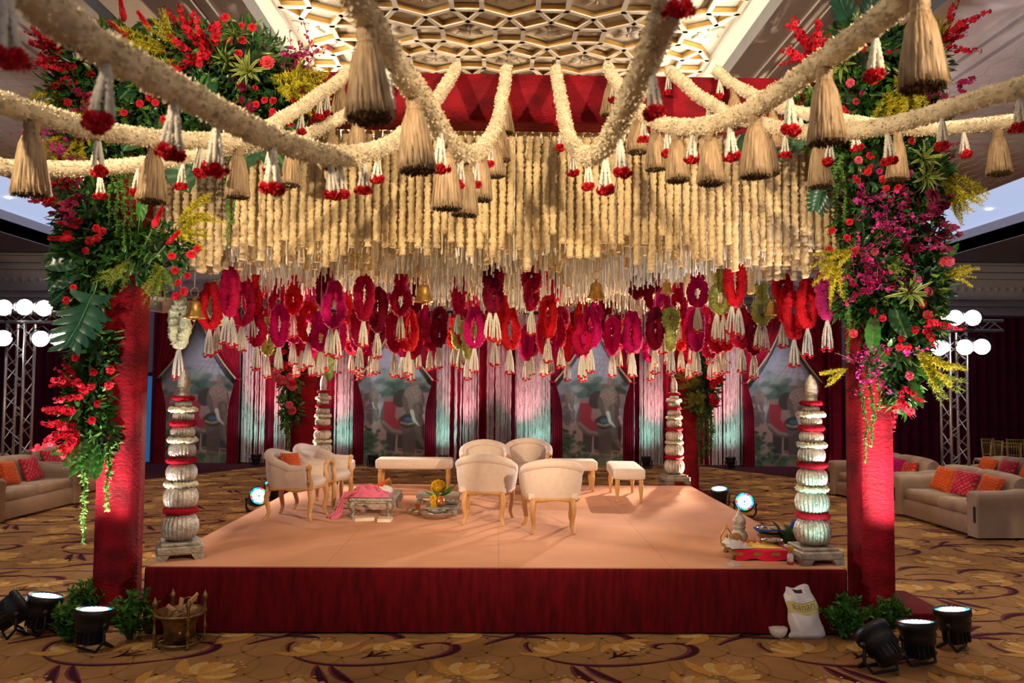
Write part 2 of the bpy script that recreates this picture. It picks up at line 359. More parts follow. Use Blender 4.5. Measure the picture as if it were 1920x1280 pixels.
# lattice ribs: octagon rings tied by straight ribs, gilt sides under a cream face
rib_g, rib_c = MB(), MB()
def rib(a, b, w=.05):
    a, b = np.array(a), np.array(b); d = b-a; L = np.linalg.norm(d); ang = math.atan2(d[1], d[0])
    M = TM((*(a+b)/2, ZR-.01), (0, 0, ang)); rib_g.box((0, 0, 0), (L+w*.4, w, .055), M=M)
    M = TM((*(a+b)/2, ZR-.045), (0, 0, ang)); rib_c.box((0, 0, 0), (L+w*.4, w+.004, .016), M=M)
A = .96; RO = .67                                # overlapping twelve-sided rings on a staggered grid
ros = MB()
for k in range(4):
    ros.merge(MB().blob((0, .11, 0), (.05, .12, .022), 8, 5), TM((0, 0, 0), (0, 0, k*PI/2+PI/4)))
for k in range(4): ros.merge(MB().blob((0, .07, 0), (.022, .07, .03), 6, 5), TM((0, 0, 0), (0, 0, k*PI/2)))
roM = []
for j in range(0, 15):
    for i in range(-4, 5):
        ox, oy = CX+i*A+(j % 2)*A/2, 3.6+j*.83
        oc = [(ox+RO*math.cos((k+.5)*PI/6), oy+RO*math.sin((k+.5)*PI/6)) for k in range(12)]
        for k in range(12):
            a_, b_ = oc[k], oc[(k+1) % 12]
            if max(abs(a_[0]-CX), abs(b_[0]-CX)) < HW+.02: rib(a_, b_)
        if abs(ox-CX) < HW-.2: roM.append(np.array(TM((ox, oy, ZR+.02))))
rib_g.build('lattice_side', GOLD, ceil, False, kind='stuff'); rib_c.build('lattice_face', PLASW, ceil, False, kind='stuff')
MB().scatter(ros, roM).build('rosette_relief', PLASW, ceil, kind='stuff')

# ================================================================ BACK WALL DRESSING
def pleated(x0, x1, z0, z1, y, amp=.06, per=.22, n=None, hem=.0, seed=0, lean=None):
    n = n or max(24, int(abs(x1-x0)/per*10)); u = np.linspace(0, 1, n); zz = np.linspace(z0, z1, 8)
    P = np.zeros((n, 8, 3)); X = x0+(x1-x0)*u
    ph = X/per*2*PI+wob(X*2, seed)
    for j, z in enumerate(zz):
        P[:, j] = np.stack([X, y-amp*np.sin(ph)*(.7+.3*j/7), np.full(n, z)], 1)
    return MB().grid(P)
CT = 3.93                                        # top of the drapes
def px2x(px, d=YB): return (px-934)/FPX*d
def drape(name, label, x0, x1, y=YB-.05, z1=CT, mt=DRAPED, amp=.08, per=.26, seed=0):
    return tag(pleated(x0, x1, .01, z1, y, amp, per, seed=seed).build(name, mt), label, 'curtain', 'wall drapes behind the canopy')
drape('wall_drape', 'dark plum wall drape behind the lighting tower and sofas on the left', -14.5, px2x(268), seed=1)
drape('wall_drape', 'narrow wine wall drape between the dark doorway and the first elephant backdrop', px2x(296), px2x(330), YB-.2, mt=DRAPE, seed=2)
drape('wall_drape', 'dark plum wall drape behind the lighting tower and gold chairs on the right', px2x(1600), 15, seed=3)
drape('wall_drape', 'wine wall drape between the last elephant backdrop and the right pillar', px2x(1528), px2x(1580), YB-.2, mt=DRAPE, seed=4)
drape('wall_drape', 'broad wine wall drape hanging behind all the crystal string curtains', px2x(460), px2x(1390), YB+.05, mt=DRAPE, seed=5)
# doorway glimpse left and right
dg = struct(MB().box((px2x(282), YB-.02, 1.1), (.7, .06, 2.2)).build('door_1', glow('blue_doorway', (.02, .16, .38), .55), smooth=False))
MB().box((px2x(282), YB-.07, 2.25), (.8, .06, .1)).build('door_frame', BLACK, dg, False)
dg = struct(MB().box((px2x(1592), YB-.02, 1.2), (.8, .06, 2.4)).build('door_2', BLACK, smooth=False))
MB().box((px2x(1592), YB-.07, 2.45), (.9, .06, .1)).build('door_frame', DRAPED, dg, False)

# painted backdrop: elephants in a garden (flat print on a panel)
PWD, PHT = 2.0, 3.9
def paint():
    nu, nv = 130, 240; U, Vv = np.meshgrid(np.linspace(0, 1, nu), np.linspace(0, 1, nv), indexing='ij')
    X = 675+U*140; Y = 868-Vv*283; rg = np.random.default_rng(3)
    C = np.zeros((nu, nv, 3)); t = np.clip((Y-585)/150, 0, 1)[..., None]
    C[:] = np.array([.20, .29, .38])*(1-t)+np.array([.42, .36, .44])*t
    def mixc(mask, col): 
        nonlocal C
        C = C*(1-mask[..., None])+np.array(col)*mask[..., None]
    def ell(cx, cy, rx, ry, a=0, soft=.12):
        dx, dy = X-cx, Y-cy; c, s = math.cos(a), math.sin(a); q = np.sqrt(((dx*c+dy*s)/rx)**2+((-dx*s+dy*c)/ry)**2)
        return np.clip((1-q)/soft+.5, 0, 1)
    def seg(p, q, w, w2=None, soft=1.2):
        p, q = np.array(p, float), np.array(q, float); d = q-p; tt = np.clip(((X-p[0])*d[0]+(Y-p[1])*d[1])/(d@d+1e-9), 0, 1)
        r = np.hypot(X-p[0]-tt*d[0], Y-p[1]-tt*d[1]); ww = w+(w2-w if w2 is not None else 0)*tt
        return np.clip((ww-r)/soft+.5, 0, 1)
    for k in range(26): mixc(.5*ell(rg.uniform(675, 815), rg.uniform(705, 745), rg.uniform(8, 18), rg.uniform(6, 14), 0, .9), (.16+.1*rg.random(), .22+.1*rg.random(), .22))
    for px_, py_ in ((722, 692), (800, 690), (765, 640), (700, 720)):     # palms
        for a in np.linspace(0, 2*PI, 11): mixc(.5*seg((px_, py_), (px_+14*math.cos(a), py_+11*math.sin(a)+4), 1.6, .5), (.14, .2, .21))
        mixc(.4*seg((px_, py_), (px_+2, py_+45), 1.3), (.2, .19, .18))
    for a in range(7): mixc(.55*seg((778, 655+a), (735+a*14, 705), 1.2), (.26, .18, .17)); 
    for a in range(4): mixc(.5*seg((738+a*4, 690-a*10), (812-a*3, 694-a*9), 1.1), (.28, .2, .18))
    mixc(np.clip((Y-775)/18, 0, 1), (.36, .235, .20)); mixc(np.clip((Y-840)/18, 0, 1)*.8, (.15, .15, .10))
    for k in range(46):
        a, b = [(803, 735), (790, 722), (740, 728), (722, 742), (806, 770), (752, 718), (690, 752)][k % 7]
        mixc(.75*ell(a+rg.normal(0, 9), b+rg.normal(0, 9), rg.uniform(5, 12), rg.uniform(4, 9), rg.uniform(-1, 1), .7), np.array((.06, .10, .085))*rg.uniform(.5, 1.6))
    def elephant(ox, oy, s, dark=1.0, haze=0.):
        H = np.array([.30, .24, .24]); g = lambda c: tuple(np.array(c)*dark*(1-haze)+H*haze)
        p = lambda x, y: (ox+x*s, oy+y*s); gr, gd, gl = g((.135, .095, .078)), g((.05, .04, .036)), g((.25, .165, .13))
        for lx, top, bot, w, c in ((-28, 60, 104, 9, gd), (-10, 66, 99, 7, gd), (24, 58, 101, 9, gd), (4, 52, 107, 12.5, tuple(np.array(gr)*.75))):
            mixc(seg(p(lx, top), p(lx-1, bot-4), w*s, w*.9*s), c); mixc(.8*seg(p(lx-w*.8, bot-2), p(lx+w*.8, bot), 1.6*s), gl)
        mixc(ell(*p(-16, 38), 33*s, 34*s), gr); mixc(ell(*p(-16, 20), 28*s, 16*s), gl if haze else gr)
        cl = MBpoly([p(-43, 4), p(-14, 2), p(-12, 66), p(-26, 63), p(-43, 48)]); mixc(cl, g((.33, .03, .045)))
        for a, b in (((-43, 48), (-26, 63)), ((-26, 63), (-12, 66))): mixc(seg(p(*a), p(*b), 3*s), g((.26, .19, .17)))
        mixc(.7*seg(p(-43, 6), p(-14, 4), 5*s), g((.30, .22, .2)))
        for k in range(9): mixc(.6*seg(p(-16+k*1.6, 0), p(-22+k*2.1, 38+3*(k % 3)), 1.0*s), g((.36, .30, .27)))
        mixc(ell(*p(-12, 4), 14*s, 17*s, .3), gd); mixc(ell(*p(32, 4), 11*s, 16*s, -.3), gr)
        for k in range(8): mixc(.7*seg(p(28+k*1.4, -6), p(30+k*2.3, 34-2*(k % 3)), .9*s), g((.40, .33, .30)))
        mixc(ell(*p(10, 8), 20*s, 27*s), gr); mixc(ell(*p(10, -6), 16*s, 13*s), gl); mixc(.85*ell(*p(14, 12), 13*s, 20*s), gl)
        for k in range(14): mixc(.7*ell(*p(-4+2.2*k, -12+abs(k-7)*1.4+6*(k % 3)), 1.1*s, 1.1*s), g((.48, .36, .28)))
        mixc(ell(*p(2, 46), 17*s, 13*s), gd); mixc(.8*ell(*p(2, 43), 9*s, 4*s), g((.06, .14, .24)))
        for k in range(9): mixc(.9*ell(*p(-11+k*3.1, 52-abs(k-4)*.8), 1.2*s, 2.6*s), g((.42, .34, .20)))
        tr = [(18, 20), (22, 40), (20, 60), (22, 78), (30, 90), (38, 88)]
        for k in range(5): mixc(seg(p(*tr[k]), p(*tr[k+1]), (9-1.3*k)*s, (7.8-1.3*k)*s), gr); mixc(.5*seg((p(*tr[k])[0]+2*s, p(*tr[k])[1]), (p(*tr[k+1])[0]+2*s, p(*tr[k+1])[1]), (3-.4*k)*s), gl)
        for a, b, c in (((8, 28), (12, 44), (22, 55)), ((30, 36), (33, 46), (40, 53))): mixc(seg(p(*a), p(*b), 3.4*s, 2.6*s), g((.62, .52, .46))); mixc(seg(p(*b), p(*c), 2.6*s, .8*s), g((.62, .52, .46)))
        mixc(.9*seg(p(-6, -24), p(30, -22), 2.2*s), g((.20, .10, .09))); mixc(.8*ell(*p(12, -30), 5*s, 9*s), g((.25, .13, .11)))
    def MBpoly(pts):
        P = np.array(pts); c = P.mean(0); ins = np.ones_like(X)
        for i in range(len(P)):
            a, b = P[i], P[(i+1) % len(P)]; nrm = np.array([-(b-a)[1], (b-a)[0]]); nrm /= np.linalg.norm(nrm)+1e-9
            if (c-a)@nrm < 0: nrm = -nrm
            ins = np.minimum(ins, np.clip(((X-a[0])*nrm[0]+(Y-a[1])*nrm[1])+.5, 0, 1))
        return ins
    elephant(700, 742, .46, 1.0, .35)
    elephant(766, 742, 1.0)
    for k in range(120):
        a, b = rg.choice([(698, 812), (690, 825), (685, 842), (722, 847), (705, 858), (795, 860), (745, 863), (697, 835)], 1)[0]
        mixc(.85*ell(a+rg.normal(0, 8), b+rg.normal(0, 7), rg.uniform(3, 9), rg.uniform(2, 5), rg.uniform(-1, 1), .5), np.array((.04, .075, .04))*rg.uniform(.3, 2.3))
    for k in range(50): x_ = rg.uniform(760, 815); mixc(.6*seg((x_, 866), (x_+rg.uniform(-4, 4), 848+rg.uniform(-4, 6)), .8), np.array((.09, .12, .06))*rg.uniform(.6, 1.8))
    P = np.stack([(U-.5)*PWD, np.zeros_like(U), Vv*PHT], -1)
    C *= rg.uniform(.95, 1.05, C.shape[:2])[..., None]
    mb = MB().grid(P); mb.C[0][:, :3] = C.reshape(-1, 3); return mb.mesh('elephant_painting')
mural = paint()
FR = mat('gilt_braid', (.45, .36, .20), .6, var=.4, scale=60, bump=.6, bscale=90)
def swag_mesh(s, y):
    """one tied-back drape; s = -1 left, 1 right, local x from panel centre"""
    P = np.zeros((40, 26, 3)); u = np.linspace(0, 1, 40)     # 0 inner edge .. 1 outer edge
    zt, ztie = CT-.02, 2.15
    for j, v in enumerate(np.linspace(0, 1, 26)):
        if v < .6:
            w = v/.6; z = zt+(ztie-zt)*w
            inner = .04+.93*(w**1.7)                        # inner edge sweeps outwards
            outer = 1.02+.03*w
        else:
            w = (v-.6)/.4; z = ztie*(1-w)+.01; inner = .97-.20*math.sin(min(w*2.2, 1)*PI/2); outer = 1.05
        x = inner+(outer-inner)*u
        drop = (1-u)*.0
        P[:, j] = np.stack([s*x, y-.05*np.sin(u*2*PI*6+1.3*v)-.04*(1-abs(v-.6)), np.full(40, z)-drop], 1)
    return MB().grid(P).mesh('tied_drape'), [(s*(.04+.93*(w**1.7)), y-.12, zt+(ztie-zt)*w) for w in np.linspace(0, 1, 14)]
sw = {s: swag_mesh(s, -.16) for s in (-1, 1)}
bt = {}
for s in (-1, 1):
    p = sw[s][1]; bt[s] = MB().tube(spline(np.array(p), .06), .022, 6, jit=.2).mesh('gold_braid')
side_braid = {s: MB().tube(np.array([(s*.95, -.02, 2.1), (s*.96, -.02, 1.4), (s*.99, -.02, .02)]), .018, 6).mesh('gold_braid') for s in (-1, 1)}
arch = [(390, 'leftmost, beside the silver pot column'), (747, 'behind the low bench and pink cloth'), (1108, 'behind the back tub chairs'), (1460, 'rightmost, behind the right silver column')]
for px_, w in arch:
    t = thing('elephant_backdrop', 'painted elephant backdrop panel under tied wine drapes, '+w, 'backdrop', (px2x(px_), YB-.3, .0), 0, 'elephant backdrops along the wall')
    obj('painting', mural, VCM, t)
    MB().box((0, .03, PHT/2), (PWD+.06, .04, PHT)).build('backing_board', BLACK, t, False)
    for s in (-1, 1):
        o = obj('tied_drape', sw[s][0], DRAPE, t); obj('gold_braid', bt[s], FR, o); obj('gold_braid', side_braid[s], FR, t)
        MB().tube([(s*(1.01+.09*math.cos(a)), -.2-.07*math.sin(a), 2.14) for a in np.linspace(0, 2*PI, 13)[:-1]], .02, 6, closed=True).build('tieback', DRAPE, o)
# crystal string curtains between the backdrops
STRC = [(463, 556, 'left of the rear left pillar'), (590, 676, 'between the rear left pillar and the second elephant backdrop'), (818, 1038, 'in the middle, between the second and third elephant backdrops'),
        (1178, 1290, 'between the third elephant backdrop and the rear right pillar'), (1316, 1388, 'right of the rear right pillar')]
for a, b, w in STRC:
    t = thing('string_curtain', 'crystal string curtain over wine cloth, '+w, 'curtain', ((px2x(a)+px2x(b))/2, YB-.32, 0), 0, 'crystal string curtains')
    hw_ = (px2x(b)-px2x(a))/2; mb = MB(); x = -hw_
    while x < hw_:
        if wob(x*5, a) > -.50 and RNG.random() < .9:
            n = 40; mb.tube(np.stack([np.full(n, x)+RNG.normal(0, .002, n), np.full(n, RNG.uniform(-.05, .05)), np.linspace(.03, CT-.05, n)], 1), RNG.uniform(.012, .02), 4, jit=.35, cap=False)
        x += RNG.uniform(.027, .041)
    mb.build('crystal_strings', STRM, t, False, kind='stuff')
    MB().tube([(-hw_, 0, CT-.04), (hw_, 0, CT-.04)], .03, 8).build('curtain_rod', BLACK, t)
# ================================================================ STAGE
ZS = .55
fl, fr = onz(275, 1062, ZS), onz(1585, 1067, ZS); YF = (fl.y+fr.y)/2; XL, XR = fl.x, fr.x; YR = 12.35
SXC = (XL+XR)/2; SW = XR-XL; SD = YR-YF
t = thing('wedding_stage', 'low square stage with peach carpet top and red velvet skirt under the canopy', 'stage', (SXC, (YF+YR)/2, 0))
MB().box((0, 0, ZS-.02), (SW, SD, .04)).build('top_carpet', STAGE, t, False)
for k in range(1, 4): MB().box((-SW/2+SW*k/4, 0, ZS+.0004), (.004, SD, .0012)).build('carpet_seam', mat('seam', (.5, .24, .14), .95) if k == 1 else bpy.data.materials['seam'], t, False)
def skirt(x0, y0, x1, y1, seed):
    n = 160; u = np.linspace(0, 1, n); dx, dy = x1-x0, y1-y0; L = math.hypot(dx, dy); nx, ny = dy/L, -dx/L
    zz = np.array([.02, .12, .25, .4, .5, ZS-.03, ZS-.005, ZS+.002]); P = np.zeros((n, 8, 3))
    for j, z in enumerate(zz):
        a = .012*wob(u*L*5, seed)*(1-z/ZS)+(.014 if j < 6 else (.010 if j == 6 else -.012))
        P[:, j] = np.stack([x0+dx*u+nx*a, y0+dy*u+ny*a, np.full(n, z)], 1)
    return MB().grid(P)
a, b = SW/2, SD/2
for q, (p) in enumerate(((-a, -b, a, -b), (a, -b, a, b), (a, b, -a, b), (-a, b, -a, -b))): skirt(*p, q+1).build('skirt', VELS, t)
MB().box((0, 0, .25), (SW-.1, SD-.1, .5)).build('platform', BLACK, t, False)

# ================================================================ CANOPY FRAME
cfl, cfr = at(208, 1000, 7.3), at(1647, 1000, 7.3)
PXL, PXR, PYF, PYR = cfl.x, cfr.x, 7.46, 14.7
BZ0, BZ1 = 4.54, 4.97
t = canopy = thing('canopy_frame', 'square wedding canopy frame of four tall red velvet pillars and beams', 'canopy', ((PXL+PXR)/2, (PYF+PYR)/2, 0))
O = Vector(t.location)
def wrapped(c, d, seed, vertical=True):
    amp = .006 if vertical is True else .0015
    """velvet wrapped post: box with slightly wrinkled faces"""
    x, y, z = np.array(d)/2.; n = 26; mb = MB()
    per = [(-x, -y), (-x*.3, -y), (x*.3, -y), (x, -y), (x, -y*.3), (x, y*.3), (x, y), (x*.3, y), (-x*.3, y), (-x, y), (-x, y*.3), (-x, -y*.3)]
    P = np.zeros((12, n, 3))
    for i, (a, b) in enumerate(per):
        w = amp*wob(np.linspace(0, 14, n), seed+i*1.3)*(0.35 if i % 3 == 0 else 1)
        L = math.hypot(a, b); zz = np.linspace(-z, z, n)
        P[i] = np.stack([a+w*(a/L), b+w*(b/L), zz], 1)
    mb.grid(P, closeu=True); mb.add(P[:, -1], [[list(range(12))]])
    M = TM(c)
    if vertical == 'x': M = TM(c, (0, PI/2, 0))
    if vertical == 'y': M = TM(c, (PI/2, 0, 0))
    o = MB().merge(mb, M); return o
PW, PD = .285, .34
for i, (x, y, w) in enumerate(((PXL, PYF, 'front left'), (PXR, PYF, 'front right'), (PXL, PYR, ''), (PXR, PYR, ''))):
    k = 1.22 if i > 1 else 1
    p = wrapped((x-O.x, y-O.y, BZ0/2), (PW*k, PD*k, BZ0), i).build('pillar', VEL, t)
    MB().box((x-O.x+(.16 if x > 0 else -.16), y-O.y, .06), (.72, .8, .12), b=.012).build('pillar_base', VELS, t, False)
wx = PXR-PXL+PW; wy = PYR-PYF-PD
wrapped((0, PYF-O.y, (BZ0+BZ1)/2), (BZ1-BZ0, PD, wx), 11, 'x').build('beam', VEL, t)
wrapped((0, PYR-O.y, (BZ0+BZ1)/2), (BZ1-BZ0, PD, wx), 12, 'x').build('beam', VEL, t)
for s, x in ((-1, PXL), (1, PXR)): wrapped((x-O.x, 0, (BZ0+BZ1)/2), (PW, BZ1-BZ0, wy), 13+s, 'y').build('beam', VEL, t)
for k in range(9): MB().tube([(PXL-O.x, PYF+.45+k*.82-O.y, 4.74), (PXR-O.x, PYF+.45+k*.82-O.y, 4.74)], .02, 6).build('hanging_rod', BLACK, t)

# ================================================================ CREAM BLOSSOM STRANDS
def strand_mesh(L, r, step=.02, n=8, jit=.22):
    m = int(L/step); z = -np.arange(m)*step; rr = r*(.80+.25*np.abs(np.sin(np.arange(m)*PI/2.5)))*RNG.uniform(.88, 1.12, m)
    mb = MB().tube(np.stack([RNG.normal(0, .0025, m), RNG.normal(0, .0025, m), z], 1), rr, n, jit=jit); return mb
LV = [strand_mesh(L, .034).mesh('blossom_strand') for L in (1.02, 1.10, 1.18, 1.24, 1.30, 1.36, 1.42)]
rows = [(PYF+.22, .080, -.05), (PYF+.66, .083, .0), (PYF+1.1, .086, .04), (PYF+1.6, .09, .06)]
cnt = 0
rowname = ['front', 'second', 'third', 'fourth']
for q, (y, sp, dz) in enumerate(rows):
    x = PXL+PW/2+.04
    while x < PXR-PW/2-.04 and cnt < 300:
        u = (x-PXL)/(PXR-PXL); edge = abs(u-.5)*2
        k = int(np.clip(1.5+3.6*edge**1.5+RNG.normal(0, 1.3), 0, 6))
        o = obj('blossom_strand', LV[k], CREAMF); o.location = (x, y, 4.60+dz); o.rotation_euler = (RNG.normal(0, .006), RNG.normal(0, .006), RNG.uniform(0, 6))
        tag(o, 'thick cream blossom strand in the %s row of the canopy curtain' % rowname[q], 'flower strand', 'cream blossom strands, %s row' % rowname[q])
        cnt += 1; x += sp*RNG.uniform(.92, 1.08)
rest = MB()
bs = strand_mesh(1.3, .032, .03, 6)
ms = []
for y, sp in ((PYF+2.1, .1), (PYF+3.0, .11), (PYF+4.2, .12)):
    for x in np.arange(PXL+.2, PXR-.2, sp): ms.append(np.array(TM((x+RNG.normal(0, .01), y, 4.62), (0, 0, RNG.uniform(0, 6)), (1, 1, RNG.uniform(.7, 1.0)))))
for s, x in ((-1, PXL+.22), (1, PXR-.22)):
    for y in np.arange(PYF+.3, PYR-.3, .1): ms.append(np.array(TM((x, y, 4.60), (0, 0, RNG.uniform(0, 6)), (1, 1, RNG.uniform(.85, 1.05)))))
for y in (PYR-.25, PYR-.9):
    for x in np.arange(PXL+.2, PXR-.2, .12): ms.append(np.array(TM((x, y, 4.62), (0, 0, RNG.uniform(0, 6)), (1, 1, RNG.uniform(.8, 1.0)))))
rest.scatter(bs, ms); o = rest.build('blossom_strands', CREAMF, None, True, kind='stuff'); tag(o, 'mass of cream blossom strands filling the rear and sides of the canopy', 'flower strands')
thin = MB(); ts = strand_mesh(1.3, .0085, .045, 4, .3); ms = []
for y in np.arange(PYF+.4, PYR-.2, .36):
    for x in np.arange(PXL+.22, PXR-.22, .062):
        u = (x-PXL)/(PXR-PXL); ln = 1.34+.10*RNG.random()+.08*math.sin(x*3+y)
        ms.append(np.array(TM((x+RNG.normal(0, .012), y+RNG.normal(0, .08), 4.66), (0, 0, RNG.uniform(0, 6)), (1, 1, ln/1.3))))
thin.scatter(ts, ms); o = thin.build('bud_strings', WHITEF, None, True, kind='stuff'); tag(o, 'thin white bud strings hanging between the thick cream strands of the canopy', 'flower strings')

# ================================================================ HANGING LOOP GARLANDS
COLS = {'crimson': (.55, .004, .06), 'maroon': (.24, .002, .03), 'red': (.80, .012, .025), 'magenta': (.66, .005, .17), 'pink': (.85, .04, .26), 'green': (.56, .60, .16), 'white': (.80, .84, .55)}
def ringpts(h, w, zc, ang=0, n=60, ox=0):
    a = np.arange(n)/n*2*PI; x = w/2*np.sin(a); z = zc+h/2*np.cos(a); x = x*(1+.12*np.cos(a)); return np.stack([ox+x*math.cos(ang), x*math.sin(ang), z], 1)
def loop_mesh(kind, col):
    mb = MB(); c = COLS[col]; jit = .34 if col in ('green', 'white') else .26; r = .056 if col not in ('green', 'white') else .054
    n = 64
    if kind == 'ring': mb.tube(ringpts(.45, .14, -.25), r, 10, closed=True, jit=jit, col=c); bot = -.50
    elif kind == 'knot':
        mb.tube(ringpts(.25, .15, -.14), r, 10, closed=True, jit=jit, col=c); mb.tube(ringpts(.30, .15, -.33, 1.1), r, 10, closed=True, jit=jit, col=np.array(c)*1.0); bot = -.50
    elif kind == 'neck':
        for s in (-1, 1): mb.tube(bez([(s*.035, 0, .0), (s*.03, .0, -.12), (s*.03, 0, -.2), (s*.05, 0, -.26)], 14), r*.9, 9, jit=jit, col=c)
        mb.tube(ringpts(.26, .17, -.34), r, 10, closed=True, jit=jit, col=c); bot = -.49
    elif kind == 'drop':
        mb.tube(bez([(0, 0, 0), (.17, .03, -.28), (.06, .03, -.50), (0, 0, -.46)], 24), r, 9, jit=jit, col=c); mb.tube(bez([(0, 0, 0), (-.17, -.03, -.28), (-.06, -.03, -.50), (0, 0, -.46)], 24), r, 9, jit=jit, col=c); bot = -.50
    # loose petals standing off the surface
    return mb.mesh('petal_loop'), bot
LM = {}
tas = MB(); tips = MB()
for k in range(7):
    a = k/7*2*PI; e = np.array([.05*math.cos(a), .05*math.sin(a), -.30+.02*math.sin(k*2.1)])
    m_ = 22; tt = np.linspace(0, 1, m_)[:, None]; tas.tube(np.array([0, 0, 0])*(1-tt)+e*tt+np.array([math.cos(a), math.sin(a), 0])*.012*np.sin(tt*PI), .0085*(1+.5*np.abs(np.sin(np.arange(m_)*PI/2))), 5, jit=.25)
    tips.blob(e+np.array([0, 0, -.012]), (.02, .02, .014), 7, 5, jit=.2)
TASM, TIPM = tas.mesh('bud_tassel'), tips.mesh('red_tips')
knotm = MB().blob((0, 0, 0), .022, 8, 6, jit=.2).mesh('red_knot'); thm = MB().tube([(0, 0, 0), (0, 0, 1)], .003, 4).mesh('thread')
allloops = []
def hang_loop(px, pytop, d, col, kind, rz=None, tassels=1, sc=1.0):
    key = (kind, col)
    if key not in LM: LM[key] = loop_mesh(kind, col)
    me, bot = LM[key]; p = at(px, pytop, d)
    t = thing('flower_loop', '', 'flower garland', p, random.uniform(-.5, .5) if rz is None else rz); t.scale = (sc, sc, sc)
    obj('petal_loop', me, LOOPM, t)
    for k in range(tassels):
        q = obj('bud_tassel', TASM, WHITEF, t); q.location = ((k-(tassels-1)/2)*.07, 0, bot-.03*k); q.rotation_euler = (0, (k-(tassels-1)/2)*-.1, k)
        w = obj('red_tips', TIPM, REDF, q, 'stuff')
    w = obj('red_knot', knotm, REDF, t); w.location = (0, 0, bot+.01)
    th = obj('thread', thm, THR, t); th.location = (0, 0, .02); th.scale = (1, 1, max(.15, (4.74-p.z)/sc-.02))
    allloops.append((t, col, kind, px, d))
# front and near loops traced from the photo: x, top y, height of loop in px, colour, kind
NEAR = [(318+0, 560, 70, 'white', 'ring'), (395, 533, 62, 'red', 'drop'), (410, 528, 62, 'white', 'ring'), (432, 505, 82, 'crimson', 'ring'), (455, 530, 76, 'crimson', 'drop'), (474, 515, 72, 'red', 'neck'), (497, 532, 60, 'red', 'drop'),
        (523, 522, 66, 'crimson', 'neck'), (551, 515, 70, 'red', 'neck'), (583, 538, 62, 'magenta', 'neck'), (610, 507, 70, 'maroon', 'knot'), (627, 530, 80, 'magenta', 'drop'), (650, 545, 58, 'red', 'neck'), (683, 518, 78, 'crimson', 'ring'),
        (709, 542, 76, 'maroon', 'ring'), (730, 550, 60, 'magenta', 'drop'), (752, 514, 74, 'crimson', 'neck'), (775, 518, 66, 'maroon', 'neck'), (790, 552, 40, 'magenta', 'ring'), (860, 520, 64, 'crimson', 'knot'), (886, 552, 56, 'crimson', 'drop'),
        (925, 500, 80, 'maroon', 'knot'), (938, 545, 60, 'red', 'drop'), (997, 503, 74, 'crimson', 'knot'), (1040, 498, 64, 'crimson', 'knot'), (1064, 517, 52, 'red', 'ring'), (1091, 553, 40, 'red', 'neck'), (1118, 548, 44, 'magenta', 'neck'), (1140, 532, 50, 'maroon', 'neck'),
        (1195, 489, 68, 'maroon', 'neck'), (1227, 512, 68, 'maroon', 'neck'), (1242, 545, 70, 'magenta', 'drop'), (1271, 530, 66, 'crimson', 'neck'), (1308, 499, 74, 'magenta', 'neck'), (1350, 505, 80, 'green', 'neck'), (1378, 488, 82, 'red', 'ring'), (1297, 578, 60, 'magenta', 'drop'),
        (1325, 568, 54, 'crimson', 'drop'), (1353, 580, 40, 'red', 'drop'), (1428, 533, 72, 'green', 'neck'), (1468, 519, 66, 'red', 'knot'), (1488, 550, 56, 'red', 'ring'), (1513, 526, 52, 'red', 'drop'), (1550, 505, 78, 'pink', 'ring')]
for x, yt, h, c, k in NEAR: hang_loop(max(x, 338), yt, min(np.clip(.485*FPX/h, 7.9, 13.5), 3.3*FPX/(abs(max(x, 338)-934)+1)), c, k, tassels=2 if c in ('green',) or h > 78 else 1)
rs = np.random.default_rng(21)
FARC = ['crimson', 'maroon', 'red', 'magenta', 'green', 'crimson', 'red', 'magenta']
for d, n, y0 in ((10.2, 20, 566), (11.2, 20, 578), (12.3, 20, 588), (13.4, 18, 596)):
    xs = np.linspace(470, 1420, n) if d < 11 else np.linspace(520+(d-11)*20, 1380-(d-11)*20, n)
    for x in xs+rs.uniform(-22, 22, n):
        if 905 < x < 985 and d > 11: continue
        if 780 < x < 880 and d < 11: continue
        hang_loop(x, y0+rs.uniform(-8, 26), d, FARC[rs.integers(8)], ['ring', 'drop', 'neck', 'knot'][rs.integers(4)])
ORD = ['first', 'second', 'third', 'fourth', 'fifth', 'sixth', 'seventh', 'eighth', 'ninth', 'tenth', 'eleventh', 'twelfth', 'thirteenth', 'fourteenth', 'fifteenth', 'sixteenth', 'seventeenth', 'eighteenth', 'nineteenth', 'twentieth']
CW = {'crimson': 'crimson', 'maroon': 'dark maroon', 'red': 'bright red', 'magenta': 'magenta', 'pink': 'hot pink', 'green': 'pale green', 'white': 'white and green'}
from collections import defaultdict
gr = defaultdict(list)
for L_ in allloops:
    t, c, k, px_, d = L_; zone = ('front' if d < 9.4 else 'middle' if d < 11.6 else 'rear'); gr[(c, zone)].append((px_, t))
for (c, zone), v in gr.items():
    v.sort(key=lambda q: q[0])
    for i, (_, t) in enumerate(v):
        t['label'] = '%s flower loop with tassel, %s from left of its colour in the %s rank' % (CW[c], ORD[i], zone) if len(v) > 1 else 'only %s flower loop with tassel in the %s rank under the canopy' % (CW[c], zone)
        t['group'] = 'flower loops under the canopy'

